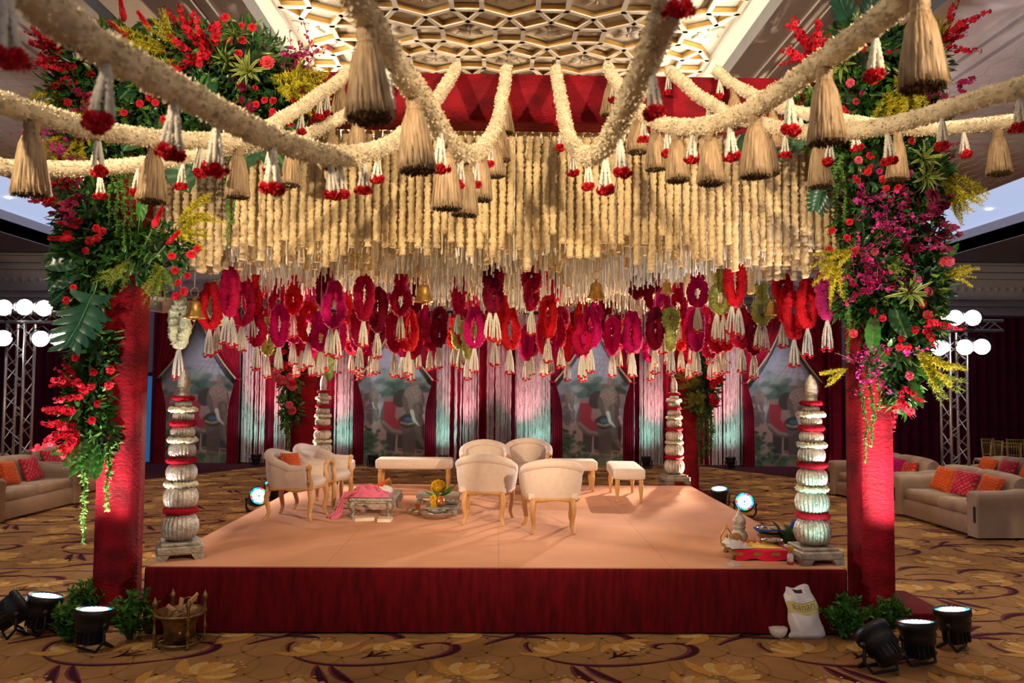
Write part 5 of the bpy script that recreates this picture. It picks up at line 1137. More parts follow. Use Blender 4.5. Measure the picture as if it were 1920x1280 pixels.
BL = [(165, 400, dF+.1, .26, .34), (170, 480, dF+.1, .28, .30), (225, 480, dF+.1, .40, .22), (290, 470, dF+.1, .30, .24), (155, 540, dF+.1, .22, .28), (175, 660, dF+.12, .17, .32), (165, 760, dF+.1, .17, .28), (180, 820, dF+.1, .14, .18)]
arrangement('cascade of greenery, red orchids and a large monstera leaf down the left pillar', BL, P, [(160, 850, dF-.08, .78, .022), (203, 830, dF-.1, .60, .024), (438, 350, dF, .35, .014)], (PXL, PYF-.3, 3.2))
# upper right
P = []
P += [('mokara_red', 1530, 115, dF, (-.7, .6, .3), 1.2), ('mokara_red', 1520, 95, dF, (-.3, 1, .2), .9), ('mokara_red', 1535, 110, dF, (.2, .3, .8), .8), ('mokara_red', 1770, 60, dF, (.9, .5, .2), 1.0), ('mokara_red', 1755, 85, dF, (.8, .1, .4), 1.0), ('mokara_red', 1500, 110, dF, (-1, -.1, .3), .6)]
P += roses([(1592, 158), (1648, 108), (1665, 100), (1680, 98), (1605, 190), (1724, 164), (1735, 172), (1755, 175), (1722, 183), (1580, 205), (1587, 212), (1745, 165), (1710, 265), (1632, 292), (1627, 322), (1607, 338), (1656, 336), (1662, 353), (1593, 416), (1620, 90)], dF-.14) + roses([(1595, 155), (1610, 300)], dF-.16, RP)
P += [('plume', 1675, 140, dF-.1, (.1, -.8, .6), 1.1), ('plume', 1690, 160, dF-.1, (.2, -.9, .5), 1.1), ('plume', 1665, 165, dF-.1, (-.2, -.8, .5), 1.0), ('plume', 1690, 190, dF-.12, (0, -1, .5), .9), ('plume', 1770, 320, dF, (.7, -.6, .3), 1.0), ('plume', 1765, 335, dF, (.5, -.9, .2), 1.0), ('plume', 1755, 80, dF, (.2, .9, .2), .6)]
P += [('dracaena', 1580, 125, dF-.12, (-.5, .2, .7), .9), ('dracaena', 1725, 300, dF-.15, (.3, .2, .9), .95), ('dracaena', 1730, 330, dF-.15, (.3, -.3, .9), .95), ('dracaena', 1755, 195, dF-.05, (.9, -.1, .4), .8)]
P += [('monstera', 1600, 50, dF, (-.55, .6, .2), .75), ('monstera', 1630, 45, dF, (.3, .9, .1), .7), ('monstera', 1650, 70, dF-.05, (.5, -.6, .4), .8), ('broad', 1570, 65, dF, (-.9, -.3, .1), .7), ('monstera', 1545, 350, dF-.05, (-.4, -.9, .2), .6), ('broad', 1430, 240, dF+.02, (-.3, -.9, .1), .9), ('broad', 1405, 255, dF+.02, (-.2, -1, .1), .9), ('broad', 1465, 235, dF+.02, (-.1, -.9, .1), .9), ('broad', 1500, 225, dF+.05, (-.3, -.8, .1), .9)]
P += [('cymbidium', 1680, 330, dF-.12, (.1, -.8, .7), 1.2), ('cymbidium', 1740, 360, dF-.08, (.3, -.7, .5), 1.2), ('cymbidium', 1735, 180, dF-.1, (.3, -.3, .8), 1.0), ('mokara_magenta', 1790, 155, dF, (.8, -.3, .3), .7), ('mokara_magenta', 1770, 275, dF, (.5, -.6, .4), .5)] + rnd(['wax_pink'], (1590, 370, 1690, 410), dF-.14, 5)
P += rnd([R_, RM], (1560, 130, 1760, 390), dF-.1, 16, (.6, .9))
BL = [(1620, 110, dF+.1, .36, .36), (1690, 130, dF+.1, .38, .36), (1590, 190, dF+.1, .34, .30), (1680, 220, dF+.1, .42, .36), (1560, 250, dF+.15, .26, .2), (1640, 310, dF+.1, .36, .34), (1710, 330, dF+.1, .30, .34), (1520, 215, dF+.15, .2, .18)]
arrangement('lush red, yellow and green flower arrangement on the upper right corner of the canopy', BL, P, [(1563, 285, dF-.1, .68, .022), (1580, 290, dF-.1, .72, .02), (1545, 285, dF-.05, .4, .02)], (PXR, PYF-.3, 4.2))
# down the right pillar
P = []
P += roses([(1560, 432), (1588, 446), (1603, 470), (1575, 478), (1555, 468), (1655, 596), (1690, 635), (1703, 651), (1687, 650), (1660, 662), (1637, 583), (1730, 570), (1715, 618)], dF-.14) + roses([(1662, 425), (1640, 472), (1740, 547), (1705, 704), (1780, 490)], dF-.15, RP) + roses([(1740, 590), (1770, 490), (1600, 625)], dF-.14, RC)
P += [('cymbidium', 1720, 430, dF-.1, (.5, 0, .8), 1.3), ('cymbidium', 1740, 410, dF-.08, (.8, .2, .4), 1.2), ('cymbidium', 1650, 530, dF-.12, (0, -.2, 1), 1.1), ('mokara_magenta', 1690, 470, dF-.14, (.2, .2, 1), 1.0), ('mokara_magenta', 1630, 520, dF-.14, (-.2, 0, 1), .9), ('mokara_magenta', 1610, 545, dF-.14, (-.5, -.2, 1), .8), ('mokara_red', 1730, 610, dF-.1, (.4, -.2, .9), .9), ('mokara_red', 1690, 720, dF-.05, (.4, -.9, .3), .7), ('mokara_red', 1680, 745, dF-.05, (.3, -.9, .2), .8), ('mokara_magenta', 1750, 445, dF-.05, (.9, 0, .3), .7)] + rnd(['wax_pink'], (1600, 410, 1720, 560), dF-.15, 9) + rnd(['wax_pink'], (1610, 640, 1720, 720), dF-.12, 6)
P += [('dracaena', 1700, 550, dF-.2, (.1, 0, 1), 1.1), ('plume', 1580, 490, dF-.08, (-.7, -.5, .4), 1.0), ('plume', 1600, 470, dF-.08, (-.6, -.2, .5), .9), ('plume', 1715, 650, dF-.08, (.5, -.8, .3), 1.0), ('plume', 1760, 520, dF-.02, (.8, .2, .3), .7), ('plume', 1590, 690, dF, (-.8, -.3, .2), .6), ('plume_green', 1665, 505, dF-.18, (0, .2, 1), .5), ('plume_green', 1725, 680, dF-.05, (.5, -.8, .3), .9)]
P += [('broad_bright', 1640, 600, dF-.15, (-.3, -1, .3), 1.2), ('broad_bright', 1650, 650, dF-.15, (.1, -1, .3), .7), ('broad_bright', 1710, 715, dF-.1, (.2, -1, .2), .9), ('broad', 1680, 580, dF-.1, (.1, -.9, .3), .7), ('broad', 1620, 430, dF-.1, (-.3, .7, .4), .6), ('broad_bright', 1725, 690, dF-.1, (.7, -.7, .2), .8), ('broad_bright', 1780, 480, dF, (.6, .9, .1), .5)]
BL = [(1640, 410, dF+.1, .34, .26), (1700, 440, dF+.1, .30, .30), (1640, 490, dF+.1, .34, .28), (1700, 530, dF+.1, .34, .30), (1650, 580, dF+.1, .28, .24), (1710, 600, dF+.1, .24, .24), (1680, 660, dF+.1, .24, .24), (1690, 725, dF+.12, .12, .2), (1600, 560, dF+.12, .16, .2)]
arrangement('cascade of pink, magenta and red flowers with greenery down the right pillar', BL, P, [(1588, 480, dF-.12, .95, .02), (1632, 660, dF-.12, .85, .02), (1645, 665, dF-.12, .50, .018), (1620, 720, dF-.14, .7, .016)], (PXR, PYF-.3, 3.2))
# rear pillars
dR = PYR-.3
arrangement('small rose and leaf spray on the rear left pillar', [(540, 690, dR, .20, .55), (545, 760, dR, .16, .4), (545, 650, dR, .2, .3)], rnd([R_], (520, 655, 550, 720), dR-.25, 12, (1.6, 2.2)) + rnd([RP], (512, 700, 548, 770), dR-.25, 10, (1.5, 2)) + [('broad_bright', 612, 660, dR-.2, (.2, -1, .2), 2.0), ('broad', 600, 650, dR-.15, (.5, -.8, .1), 1.3), ('plume', 600, 650, dR-.1, (-.2, -.6, .5), 1.0)], [(541, 760, dR-.1, .95, .03), (536, 740, dR-.1, .7, .03)], (PXL, dR, 2.6), .5, leafk=1.4)
arrangement('small rose and leaf spray on the rear right pillar', [(1320, 720, dR, .26, .34), (1328, 680, dR, .2, .3), (1318, 750, dR, .2, .24)], rnd([R_], (1325, 685, 1350, 760), dR-.25, 14, (1.4, 2)) + [('plume_green', 1312, 720, dR-.25, (-.5, .2, .7), 1.4), ('plume_green', 1315, 740, dR-.25, (-.3, -.4, .8), 1.4), ('mokara_red', 1340, 690, dR-.2, (.4, .2, .6), 1.0)], [(1310, 755, dR-.1, 1.1, .03), (1319, 755, dR-.1, 1.0, .03), (1328, 755, dR-.1, .95, .03), (1334, 755, dR-.1, .8, .03)], (PXR, dR, 2.6), .6, leafk=1.4)
# shrubs at pillar feet
def shrub(px_, py_, w, h, label, n=420):
    p = onz(px_, py_, 0); t = thing('leafy_shrub', label, 'shrub', p, 0, 'green shrubs at the pillar feet'); mb = MB(); pm = []; cs = []; st = MB()
    for k in range(26):
        a = random.uniform(0, 2*PI); r = random.uniform(.1, 1)*w/2; e = Vector((r*math.cos(a), r*math.sin(a)*.7, h*random.uniform(.55, 1)*(1-.3*(r/w*2)**2))); C = bez([(e.x*.2, e.y*.2, 0), (e.x*.6, e.y*.6, e.z*.6), e], 8); st.tube(C, .004, 4, col=(.05, .06, .02), cap=False)
        for i in range(2, 8):
            for q in range(int(n/130)): pm.append(np.array(frame_to((random.gauss(0, 1), random.gauss(-.2, 1), random.gauss(.5, .6)), C[i], random.uniform(.45, .85)))); cs.append(np.array((.06, .20, .025))*random.uniform(.35, 1.5))
    mb.scatter(LEAF, pm); mb.C[-1][:, :3] = np.repeat(np.array(cs), len(np.concatenate(LEAF.V)), 0); mb.build('foliage', VC, t, kind='stuff'); st.build('stems', VC, t, kind='stuff')
shrub(248, 1198, .42, .40, 'dark leafy shrub between the left stage lamp and the brass fire stand', 700); shrub(130, 1205, .36, .30, 'dark leafy shrub left of the left pillar lamp', 560); shrub(160, 1160, .3, .34, 'small leafy tuft behind the left pillar lamp', 400)
shrub(1588, 1198, .40, .36, 'bright green shrub beside the white carrier bag', 900); shrub(1668, 1180, .42, .28, 'green shrub at the foot of the right pillar behind the tipped lamp', 600)

# ================================================================ RITUAL THINGS ON THE STAGE
def pz(px_, py_, z=ZS): return onz(px_, py_, z)
# carved low table
p = pz(700, 966); t = thing('carved_low_table', 'low carved silver-grey table on the stage under a heap of pink cloth', 'table', (p.x, p.y+.25, ZS), -.02)
TX, TY = .50, .86
MB().box((0, 0, .205), (TX, TY, .03), b=.008).box((0, 0, .178), (TX*.94, TY*.96, .026), b=.006).build('table_top', SILV, t, False)
ap = np.zeros((44, 2, 3)); 
for s in (-1, 1):
    u = np.linspace(-1, 1, 44); ap[:, 0] = np.stack([u*TX*.45, np.full(44, s*TY*.46), np.full(44, .17)], 1); ap[:, 1] = np.stack([u*TX*.45, np.full(44, s*TY*.46), .135+.012*np.cos(u*18)-.01*(np.abs(u) > .8)], 1); MB().grid(ap.copy()).build('apron', SILVD, t)
    ap[:, 0] = np.stack([np.full(44, s*TX*.46), u*TY*.45, np.full(44, .17)], 1); ap[:, 1] = np.stack([np.full(44, s*TX*.46), u*TY*.45, .135+.012*np.cos(u*30)], 1); MB().grid(ap.copy()).build('apron', SILVD, t)
for sx in (-1, 1):
    for sy in (-1, 1):
        C = spline(np.array([(sx*.2, sy*.38, .17), (sx*.225, sy*.40, .13), (sx*.205, sy*.39, .08), (sx*.20, sy*.385, .04), (sx*.22, sy*.40, .0)]), .015); MB().tube(C, np.interp(np.linspace(0, 1, len(C)), [0, .3, .7, 1], [.04, .04, .026, .034]), 10).build('leg', SILVD, t)
TT = Vector(t.location)
# pink cloth heap
def heap(w, d, h, col, seed, nx=60, ny=44, folds=.03):
    u, v = np.meshgrid(np.linspace(-1, 1, nx), np.linspace(-1, 1, ny), indexing='ij'); r = np.sqrt(u*u+v*v)
    f = np.clip(1-r**2.6, 0, 1)**.6; z = h*f*(.62+.25*np.sin(3*u+seed)+.2*np.cos(4*v-seed*2))+folds*f*(np.sin(11*u+6*v+seed)+.7*np.sin(17*v-9*u+3*np.sin(4*u)))
    return MB().grid(np.stack([u*w/2*(1+.06*np.sin(5*v)), v*d/2*(1+.06*np.sin(4*u)), np.maximum(z, 0)+.002], -1), col)
t = thing('pink_cloth', 'heap of crumpled pink cloth on the carved low table', 'cloth', TT+Vector((-.07, -.14, .222)))
heap(.50, .46, .11, (.74, .16, .26), 2.0).build('cloth_heap', CLOTH, t)
n = 26; G = np.zeros((n, 9, 3)); C = spline(np.array([(-.1, -.1, .05), (-.22, -.16, .03), (-.275, -.20, -.05), (-.30, -.24, -.14), (-.34, -.29, -.19), (-.40, -.35, -.214)]), .02)
n = len(C); G = np.zeros((n, 9, 3))
for i in range(n):
    for j, q in enumerate(np.linspace(-1, 1, 9)): w = .07+.02*math.sin(i*.4); G[i, j] = C[i]+np.array([q*w*.6, -q*w*.5, .022*math.sin(j*1.6+i*.2)])
MB().grid(G, (.74, .16, .26)).build('cloth_tail', CLOTH, t)
t = thing('white_cloth', 'folded white cloth lying behind the pink heap on the carved low table', 'cloth', TT+Vector((.0, .13, .222)), .3); heap(.36, .2, .10, (.72, .66, .60), 5, folds=.02).build('cloth_fold', CLOTH, t)
t = thing('orange_packet', 'orange and gold wrapped packet leaning on the white cloth on the carved table', 'packet', TT+Vector((.06, .24, .25)), .4); MB().box((0, 0, .06), (.20, .03, .11), M=TM((0, 0, 0), (.5, -.45, 0)), b=.006, col=(.70, .10, .03)).build('packet_body', CLOTH, t); MB().box((.06, -.016, .07), (.06, .01, .10), M=TM((0, 0, 0), (.5, -.45, 0)), b=.002, col=(.6, .45, .2)).build('gold_band', BRASS, t)
for k, (px_, py_, rz, w, lab) in enumerate(((682, 975, .32, .22, 'cream booklet lying askew before the carved low table'), (722, 977, -.03, .15, 'cream booklet lying straight before the carved low table'))):
    p = pz(px_, py_); t = thing('booklet', lab, 'book', p, rz, 'cream booklets on the stage')
    MB().box((0, 0, .02), (w-.006, .156, .032)).build('pages', mat('paper', (.80, .70, .55), .8), t, False)
    for z in (.003, .0375): MB().box((0, 0, z), (w, .16, .003)).build('cover', mat('booklet_cover', (.72, .58, .42), .6), t, False)
    MB().box((-w/2, 0, .02), (.004, .16, .038)).build('spine', bpy.data.materials['booklet_cover'], t, False)
# two low wooden seats
def paat(px_, py_, w, d, h, rz, lab, legs=True):
    p = pz(px_, py_); t = thing('low_puja_stool', lab, 'stool', (p.x, p.y+d/2, ZS), rz, 'low ritual stools'); MB().box((0, 0, h-.014), (w, d, .028), b=.006).build('stool_top', SILVD, t, False)
    MB().box((0, 0, h-.034), (w*.93, d*.93, .014)).build('edge_band', SILV, t, False)
    for sx in (-1, 1):
        for sy in (-1, 1): MB().box((sx*(w/2-.04), sy*(d/2-.04), (h-.04)/2), (.05, .05, h-.04), b=.006).build('leg', SILVD, t, False)
    if not legs: MB().box((0, 0, (h-.04)/2), (w*.9, d*.9, h-.045)).build('side_panel', SILVD, t, False)
    return Vector((p.x, p.y+d/2, ZS+h))
paat(820, 945, .56, .40, .11, .02, 'low open stool behind the marigold pot'); q2 = paat(828, 967, .39, .46, .10, -.04, 'low solid stool carrying the copper pot of marigolds', False)
# copper pot with marigolds
t = thing('copper_pot', 'round copper pot of marigolds and leaves on the low solid stool', 'pot', (q2.x-.03, q2.y-.13, q2.z))
MB().lathe([(.03, 0), (.05, .01), (.066, .045), (.062, .075), (.042, .10), (.036, .108), (.05, .125), (.047, .128), (.034, .108)], 28).build('pot_body', COPPER, t)
mg = rosette((.85, .50, .01), 1.3); mb = MB()
for _ in range(26):
    v = Vector((random.gauss(0, 1), random.gauss(0, 1), random.gauss(.6, .8))).normalized(); mb.merge(mg, frame_to(v, Vector((-.02, 0, .22))+v*.065, 1.0))
mb.blob((-.02, 0, .22), .066, 12, 9, jit=.05, col=(.75, .40, .01)); mb.build('marigold_ball', VC, t, kind='stuff'); mb = MB()
for x, z in ((-.075, .10), (-.07, .05), (-.065, .01)): mb.merge(mg, frame_to((-.3, -1, .2), (x, -.04, z), 1.1))
mb.build('marigold_string', VC, t, kind='stuff')
for a, el, L in ((.3, .5, 2.6), (.0, .9, 2.2), (3.0, .12, 2.2), (2.4, .5, 1.5), (5.5, .6, 1.8), (.6, .25, 1.8)):
    o = obj('green_leaf', leaf_mb(.09, .025, (.09, .24, .03)).mesh('green_leaf'), VC, t); o.matrix_local = frame_to((math.cos(a)*math.cos(el), math.sin(a)*.4-.2, math.sin(el)), (0, -.01, .12), L)
def dish(loc, r, h, lab, mt=STEEL, fill=None, cat='dish', name='steel_dish', group='ritual dishes on the stage'):
    t = thing(name, lab, cat, loc, 0, group); MB().lathe([(r*.62, 0), (r*.7, .004), (r*.92, h*.7), (r, h), (r*.985, h+.003), (r*.9, h*.75), (r*.66, .008), (.001, .008)], 32).build('dish_body', mt, t)
    MB().tube([(r*math.cos(a), r*math.sin(a), h) for a in np.linspace(0, 2*PI, 33)[:-1]], .003, 5, closed=True).build('rolled_rim', mt, t)
    for f in fill or []:
        nm, col, x, y, s = f; o = MB().blob((x, y, .012+s*.3), (s, s, s*.55), 9, 6, jit=.12, col=col).build(nm, CLOTH, t)
    return t
dish((q2.x+.10, q2.y+.02, q2.z), .11, .05, 'steel bowl beside the copper marigold pot on the low stool', fill=[('white_sweet', (.8, .75, .68), -.03, 0, .03)])
p = pz(816, 972); dish((p.x, p.y+.06, ZS), .185, .07, 'wide steel dish of powders on the stage before the low stool', fill=[('white_powder', (.8, .75, .7), -.07, -.01, .05), ('red_powder', (.55, .05, .03), .03, -.02, .035), ('yellow_powder', (.8, .5, .03), .085, .0, .045), ('dark_seed', (.1, .06, .04), .0, .06, .04)])
p = pz(770, 963); dish(p, .055, .055, 'small steel bowl left of the copper cup'); p = pz(781, 966); dish(p, .06, .05, 'small steel bowl in front of the copper cup')
p = pz(783, 958); t = thing('copper_cup', 'small copper cup between the steel bowls on the stage', 'cup', p); MB().lathe([(.026, 0), (.03, .004), (.028, .05), (.036, .085), (.038, .088), (.030, .08), (.02, .006)], 20).build('cup_body', COPPER, t); MB().tube([(.037*math.cos(a), .037*math.sin(a), .088) for a in np.linspace(0, 2*PI, 25)[:-1]], .003, 5, closed=True).build('rim', COPPER, t)

# offerings at the front right corner
p = pz(1420, 1046); tray = thing('offering_seat', 'low gilt wooden seat covered in red and yellow cloth, front right of stage', 'low table', (p.x, p.y+.08, ZS), -.06); A0 = Vector(tray.location)
MB().box((0, 0, .075), (.52, .40, .03), b=.008).build('seat_board', BRASSD, tray, False)
for sx in (-1, 1):
    for sy in (-1, 1): MB().lathe([(.02, 0), (.026, .02), (.018, .035), (.024, .06)], 10, M=TM((sx*.22, sy*.16, 0))).build('foot', BRASSD, tray)
for sy in (-1, 1): MB().box((0, sy*.2, .062), (.50, .012, .028)).build('gilt_edge', BRASS, tray, False)
u, v = np.meshgrid(np.linspace(-1, 1, 50), np.linspace(0, 1, 16), indexing='ij'); yy = np.where(v < .6, .18-v/.6*.385, -.207-.006*np.sin(u*9)); zz = np.where(v < .6, .0935+.003*np.sin(u*14)*np.sin(v*20), .0935-(v-.6)/.4*(.085+.012*np.sin(u*5)))
MB().grid(np.stack([u*.235+.015, yy, zz], -1), (.66, .012, .05)).build('red_cloth', CLOTH, tray)
a = np.linspace(-.17, .20, 24); 
u, v = np.meshgrid(np.linspace(-.1, .22, 20), np.linspace(-.13, .16, 14), indexing='ij'); MB().grid(np.stack([u-.25*(v+.13)*.5, v, .0985+.003*np.sin(u*60)*np.sin(v*50)], -1), (.80, .46, .02)).build('yellow_cloth', CLOTH, tray)
for k in range(6):
    o = thing('betel_nut', 'orange betel nut on the yellow cloth, %s from the left' % ORD[k], 'nut', A0+Vector((-.13+k*.055, .13-.006*k, .10)), 0, 'row of betel nuts'); MB().blob((0, 0, .016), (.017, .017, .018), 10, 7, jit=.08, col=(.55, .12, .02)).build('nut_body', VCM, o); MB().lathe([(.008, .028), (.004, .036), (.001, .04)], 6, col=(.3, .08, .02)).build('nut_tip', VCM, o)
t = thing('coconut', 'brown husked coconut on the red-covered seat', 'coconut', A0+Vector((-.15, .06, .098)), .5); MB().blob((0, 0, .05), (.062, .055, .052), 16, 10, jit=.04, col=(.30, .14, .06)).build('husk', CLOTH, t); MB().lathe([(.03, 0), (.018, .03), (.003, .055)], 9, M=TM((-.045, 0, .06), (0, -1.0, 0)), col=(.38, .20, .09)).build('tuft', CLOTH, t)
t = thing('folded_napkins', 'crumpled white printed napkins at the front left of the red-covered seat', 'napkin', A0+Vector((-.17, -.08, .098)), .2)
heap(.20, .16, .05, (.72, .68, .70), 1.3, 24, 20, .012).build('napkin', CLOTH, t); o = heap(.14, .12, .05, (.76, .72, .72), 4.3, 20, 16, .015).build('napkin', CLOTH, t); o.location = (-.03, .09, .02); o = MB().box((.03, -.04, .05), (.02, .005, .02), col=(.8, .1, .3)).build('printed_spot', VCM, t)
# silver incense tower (lota and lid) behind
p = pz(1386, 1020); t = thing('engraved_silver_urn', 'engraved silver urn with pointed lid behind the offering seat', 'urn', p)
MB().lathe([(.05, 0), (.055, .01), (.05, .02), (.075, .05), (.085, .085), (.075, .115), (.05, .14), (.058, .155), (.06, .165)], 30, jit=.015).build('urn_body', SILV, t); MB().lathe([(.062, .165), (.064, .172), (.055, .18), (.066, .21), (.06, .25), (.035, .28), (.022, .3), (.018, .315), (.012, .32), (.014, .335), (.002, .37)], 30, jit=.015).build('pointed_lid', SILV, t)
p = pz(1362, 1022); t = thing('brass_hand_lamp', 'small brass arched lamp beside the engraved urn', 'oil lamp', p)
for s in (-1, 1): MB().tube(bez([(s*.05, 0, .02), (s*.075, 0, .09), (s*.03, 0, .14), (0, 0, .18)], 14), .008, 6).build('arch_arm', BRASS, t)
MB().lathe([(.05, 0), (.055, .01), (.03, .02), (.035, .03)], 18).build('lamp_base', BRASS, t); MB().lathe([(.012, .03), (.02, .06), (.012, .09), (.016, .10), (.002, .12)], 12).build('lamp_figure', BRASS, t); MB().lathe([(.006, .18), (.009, .19), (.002, .205)], 8).build('finial', BRASS, t)
p = pz(1447, 1015)
dish(p, .15, .09, 'lower large brass basin behind the offering seat', BRASSD, name='brass_basin', cat='basin', group='stacked basins'); dish(p+Vector((0, 0, .055)), .155, .085, 'upper steel basin with a blue band stacked in the brass basin', STEEL, name='steel_basin', cat='basin', group='stacked basins')
t = thing('blue_ribbon', 'bright blue ribbon draped round the stacked basins', 'ribbon', p+Vector((0, 0, .13))); 
C = np.array([(.165*math.cos(a), .165*math.sin(a), .012*math.sin(3*a)) for a in np.linspace(PI*.95, PI*1.95, 26)]+[(.20, -.06, .06), (.24, -.02, .09), (.21, -.04, .02), (.16, -.1, -.09), (.13, -.13, -.14)]); MB().tube(spline(C, .02), .016, 8, flat=.5, col=(.01, .09, .50)).build('ribbon_band', CLOTH, t); MB().blob((.21, -.04, .05), (.03, .02, .035), 8, 6, jit=.2, col=(.01, .07, .42)).build('ribbon_knot', CLOTH, t)
p = pz(1478, 1022); t = thing('leaf_bunch', 'bunch of green mango leaves beside the blue-ribboned basins', 'leaves', p); 
for k in range(22):
    o = obj('mango_leaf', (leaf_mb(.15, .038, (.035+.03*(k % 2), .11+.03*(k % 3), .02)).mesh('mango_leaf') if k < 4 else bpy.data.meshes[['mango_leaf', 'mango_leaf.001', 'mango_leaf.002', 'mango_leaf.003'][k % 4]]), VCG, t); o.matrix_local = frame_to((random.gauss(0, 1), random.gauss(-.3, .8), random.gauss(.6, .6)), (random.uniform(-.05, .08), random.uniform(-.04, .06), random.uniform(.05, .12)), random.uniform(.7, 1.15))
MB().blob((.01, 0, .06), (.07, .06, .06), 10, 7, jit=.15, col=(.02, .05, .012)).build('stem_bundle', VC, t)
dish(A0+Vector((.20, .12, .10)), .10, .03, 'steel plate of wrapped sweets at the right of the offering seat', fill=[('wrapped_sweet', (.6, .55, .5), -.02, -.02, .025), ('wrapped_sweet', (.2, .4, .35), .03, .0, .022), ('wrapped_sweet', (.7, .15, .08), .0, .035, .022)])
dish(A0+Vector((.02, .26, .0)), .15, .06, 'steel plate standing behind the offering seat')
p = pz(1482, 1058); t = thing('turmeric_bottle', 'small white bottle with orange wrap at the foot of the right silver column', 'bottle', p); MB().lathe([(.024, 0), (.027, .005), (.027, .08), (.02, .09), (.013, .1)], 18, col=(.75, .72, .74)).build('bottle_body', VCM, t); MB().lathe([(.016, .1), (.022, .12), (.026, .15), (.02, .16)], 12, jit=.12, col=(.75, .35, .04)).build('orange_wrap', CLOTH, t); MB().lathe([(.0275, .0), (.0275, .03)], 18, col=(.5, .05, .02)).build('bottle_band', VCM, t)
p = pz(1378, 1060); t = thing('plastic_pouch', 'clear crumpled plastic pouch by the front left foot of the offering seat', 'pouch', p, .3); heap(.14, .08, .035, (.50, .40, .36), 3.1, 20, 14, .008).build('pouch_film', CLOTH, t); MB().tube([(-.07, 0, .01), (-.085, .01, .02), (-.095, .0, .012)], .005, 5, col=(.6, .5, .45)).build('twisted_end', CLOTH, t)

# ================================================================ FLOOR THINGS BEFORE THE STAGE
# carrier bag
p = onz(1512, 1199, 0); t = thing('carrier_bag', 'white carrier bag with yellow band leaning on the stage skirt', 'bag', (p.x, p.y+.05, 0), .0)
BAGM = mat('bag_plastic', (.72, .68, .72), .35, var=.05, scale=6, bump=.25, bscale=14); 
nu, nv = 34, 30; rows_ = []
outl = [(0, -.125, .165), (.02, -.14, .19), (.05, -.115, .175), (.1, -.115, .16), (.2, -.125, .14), (.32, -.14, .118), (.40, -.18, .108), (.47, -.215, .104)]
def bagpt(u, v, side):
    z = v*.47; l = np.interp(z, [o[0] for o in outl], [o[1] for o in outl]); r = np.interp(z, [o[0] for o in outl], [o[2] for o in outl]); x = l+(r-l)*u
    th = (.085*(1-v)**.7*math.sin(PI*u)**.6+.004*math.sin(PI*u))*(min(1, .35+v*9)); zt = z+.02*v**4*(u-.5)*1.2-.035*v**6*math.sin(PI*u)
    return (x+.006*math.sin(v*17+u*5), side*th+.10*v*.9+.006*math.sin(u*14+v*9)+.008*math.sin(u*5-v*13), zt+.008*math.sin(u*9)*(v > .1))
for side, nm in ((-1, 'front_panel'), (1, 'back_panel')):
    mb = MB()
    G = np.array([[bagpt(u, v, side) for v in np.linspace(0, 1, nv)] for u in np.linspace(0, 1, nu)]); idx = np.arange(nu*nv).reshape(nu, nv); f = []
    for i in range(nu-1):
        for j in range(nv-1):
            u_, v_ = (i+.5)/(nu-1), (j+.5)/(nv-1)
            if side < 0 and .36 < u_ < .64 and .79 < v_ < .855: continue
            f.append((idx[i, j], idx[i+1, j], idx[i+1, j+1], idx[i, j+1]))
    mb.add(G.reshape(-1, 3), [f]); mb.build(nm, BAGM, t)
def bag_front(u, v, e): q = bagpt(u, v, -1); return (q[0], q[1]-e, q[2])
MB().grid(np.array([[bag_front(u, v, .003) for v in np.linspace(.42, .62, 8)] for u in np.linspace(.005, .995, 30)]), (.62, .52, .20)).build('yellow_band', VCM, t)
MB().grid(np.array([[bag_front(u, v, .001) for v in np.linspace(.775, .87, 4)] for u in np.linspace(.34, .66, 8)]), (.03, .0, .01)).build('handle_hole', VCM, t).location = (0, .006, 0)
for v_ in (.475, .60): MB().grid(np.array([[bag_front(u, v_+dv+.03*(u-.5), .0045) for dv in (0, .008)] for u in np.linspace(.2, .93, 24)]), (.20, .17, .05)).build('printed_line', VCM, t)
ink = mat('olive_ink', (.16, .14, .04), .7, var=0)
for k, chh in enumerate('aanan'):
    cu = bpy.data.curves.new('letter', 'FONT'); cu.body = chh; cu.size = .085; cu.align_x = 'CENTER'
    to = bpy.data.objects.new('letter_tmp', cu); COL.objects.link(to); bpy.context.view_layer.update()
    me = bpy.data.meshes.new_from_object(to.evaluated_get(bpy.context.evaluated_depsgraph_get())); bpy.data.objects.remove(to)
    for v in me.vertices:
        u_ = .22+.142*k+v.co.x/.27; v.co = bag_front(u_, .497+v.co.y/.47*.95+.03*(u_-.5), .006)
    me.name = 'letter'; me.update(); obj('letter', me, ink, t)
p = onz(1463, 1198, 0); t = thing('white_bowl', 'small white bowl on the carpet beside the carrier bag', 'bowl', (p.x, p.y+.05, 0)); wm = mat('melamine', (.75, .68, .66), .3, var=.03)
MB().lathe([(.03, 0), (.045, .004), (.068, .035), (.078, .08), (.076, .082), (.066, .045), (.042, .012), (.001, .01)], 30).build('bowl_body', wm, t); MB().blob((0, 0, .074), (.074, .074, .010), 20, 7, jit=.01, col=(.74, .66, .58)).build('rice', CLOTH, t)
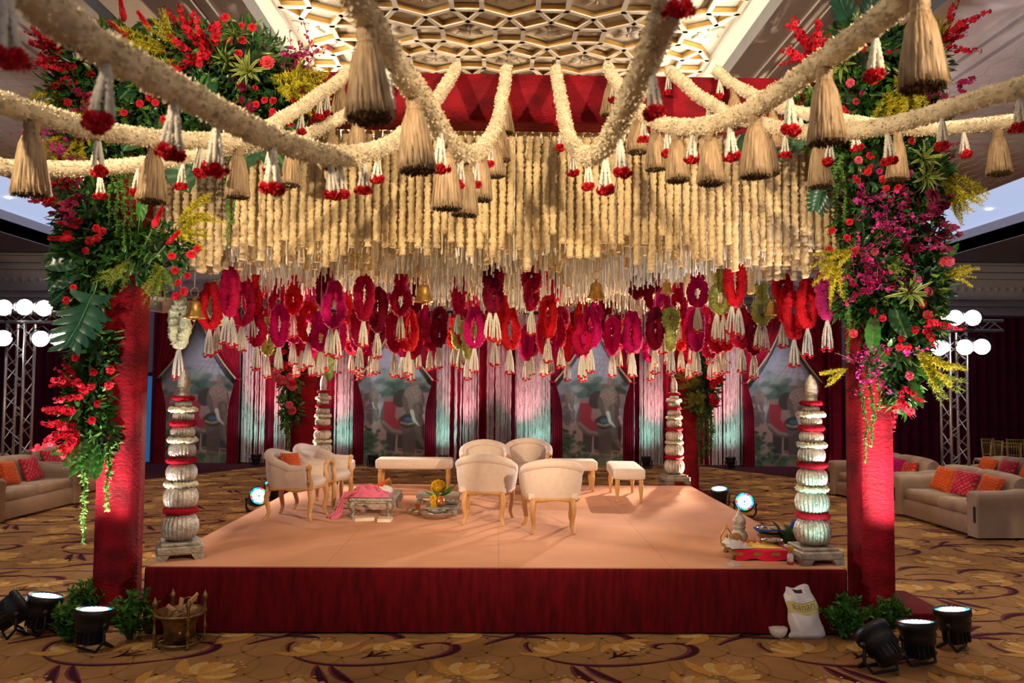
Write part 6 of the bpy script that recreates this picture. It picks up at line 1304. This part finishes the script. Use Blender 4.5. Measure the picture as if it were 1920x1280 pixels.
# brass fire stand
p = at(338, 1150, YF-.27); t = thing('brass_fire_stand', 'aged brass ritual fire stand holding wood sticks, left before the stage', 'brazier', (p.x, p.y, 0))
MB().lathe([(.10, .05), (.12, .06), (.125, .16), (.15, .22), (.185, .25), (.19, .262), (.18, .262), (.16, .23), (.12, .17), (.11, .075), (.001, .07)], 40).build('fire_pot', BRASSD, t)
for z, r in ((.255, .195), (.03, .17)): MB().tube([(r*math.cos(a), r*math.sin(a), z) for a in np.linspace(0, 2*PI, 41)[:-1]], .011, 7, closed=True).build('ring', BRASSD, t)
for k in range(4):
    a = k*PI/2-.9; x, y = .195*math.cos(a), .195*math.sin(a); MB().lathe([(.012, 0), (.018, .01), (.010, .03), (.010, .09), (.017, .1), (.017, .13), (.010, .145), (.010, .22), (.018, .235), (.014, .26), (.012, .32), (.02, .335), (.022, .36), (.010, .38), (.002, .40)], 12, M=TM((x, y, 0))).build('post', BRASSD, t)
for a in (PI/2, -PI/2+.3): MB().tube([(.19*math.cos(a)+.06*math.cos(q), .19*math.sin(a), .27+.05*math.sin(q)) for q in np.linspace(0, PI, 12)], .007, 6).build('handle', BRASSD, t)
for k in range(3): a = k*2.1; MB().blob((.125*math.cos(a-1.2), .125*math.sin(a-1.2), .12), .016, 8, 6).build('rivet', BRASS, t)
for k, (a, el, L) in enumerate(((.5, .75, .26), (.9, .6, .22), (2.6, .5, .18), (.2, .45, .2), (1.6, .7, .16))):
    o = thing('wood_stick', 'split wood stick in the brass fire stand, %s of five' % ORD[k], 'stick', Vector(t.location)+Vector((-.05*math.cos(a), -.03, .21)), 0, 'wood sticks in the fire stand'); d = Vector((math.cos(a)*math.cos(el), math.sin(a)*.3, math.sin(el))); M = frame_to(d, (0, 0, 0), 1, k)
    MB().box((0, 0, L/2), (.034, .022, L), M=M, b=.004, col=(.42, .24, .13)).build('bark_side', CLOTH, o); MB().box((0, .009, L/2+.004), (.028, .008, L), M=M, col=(.60, .38, .22)).build('split_face', CLOTH, o)
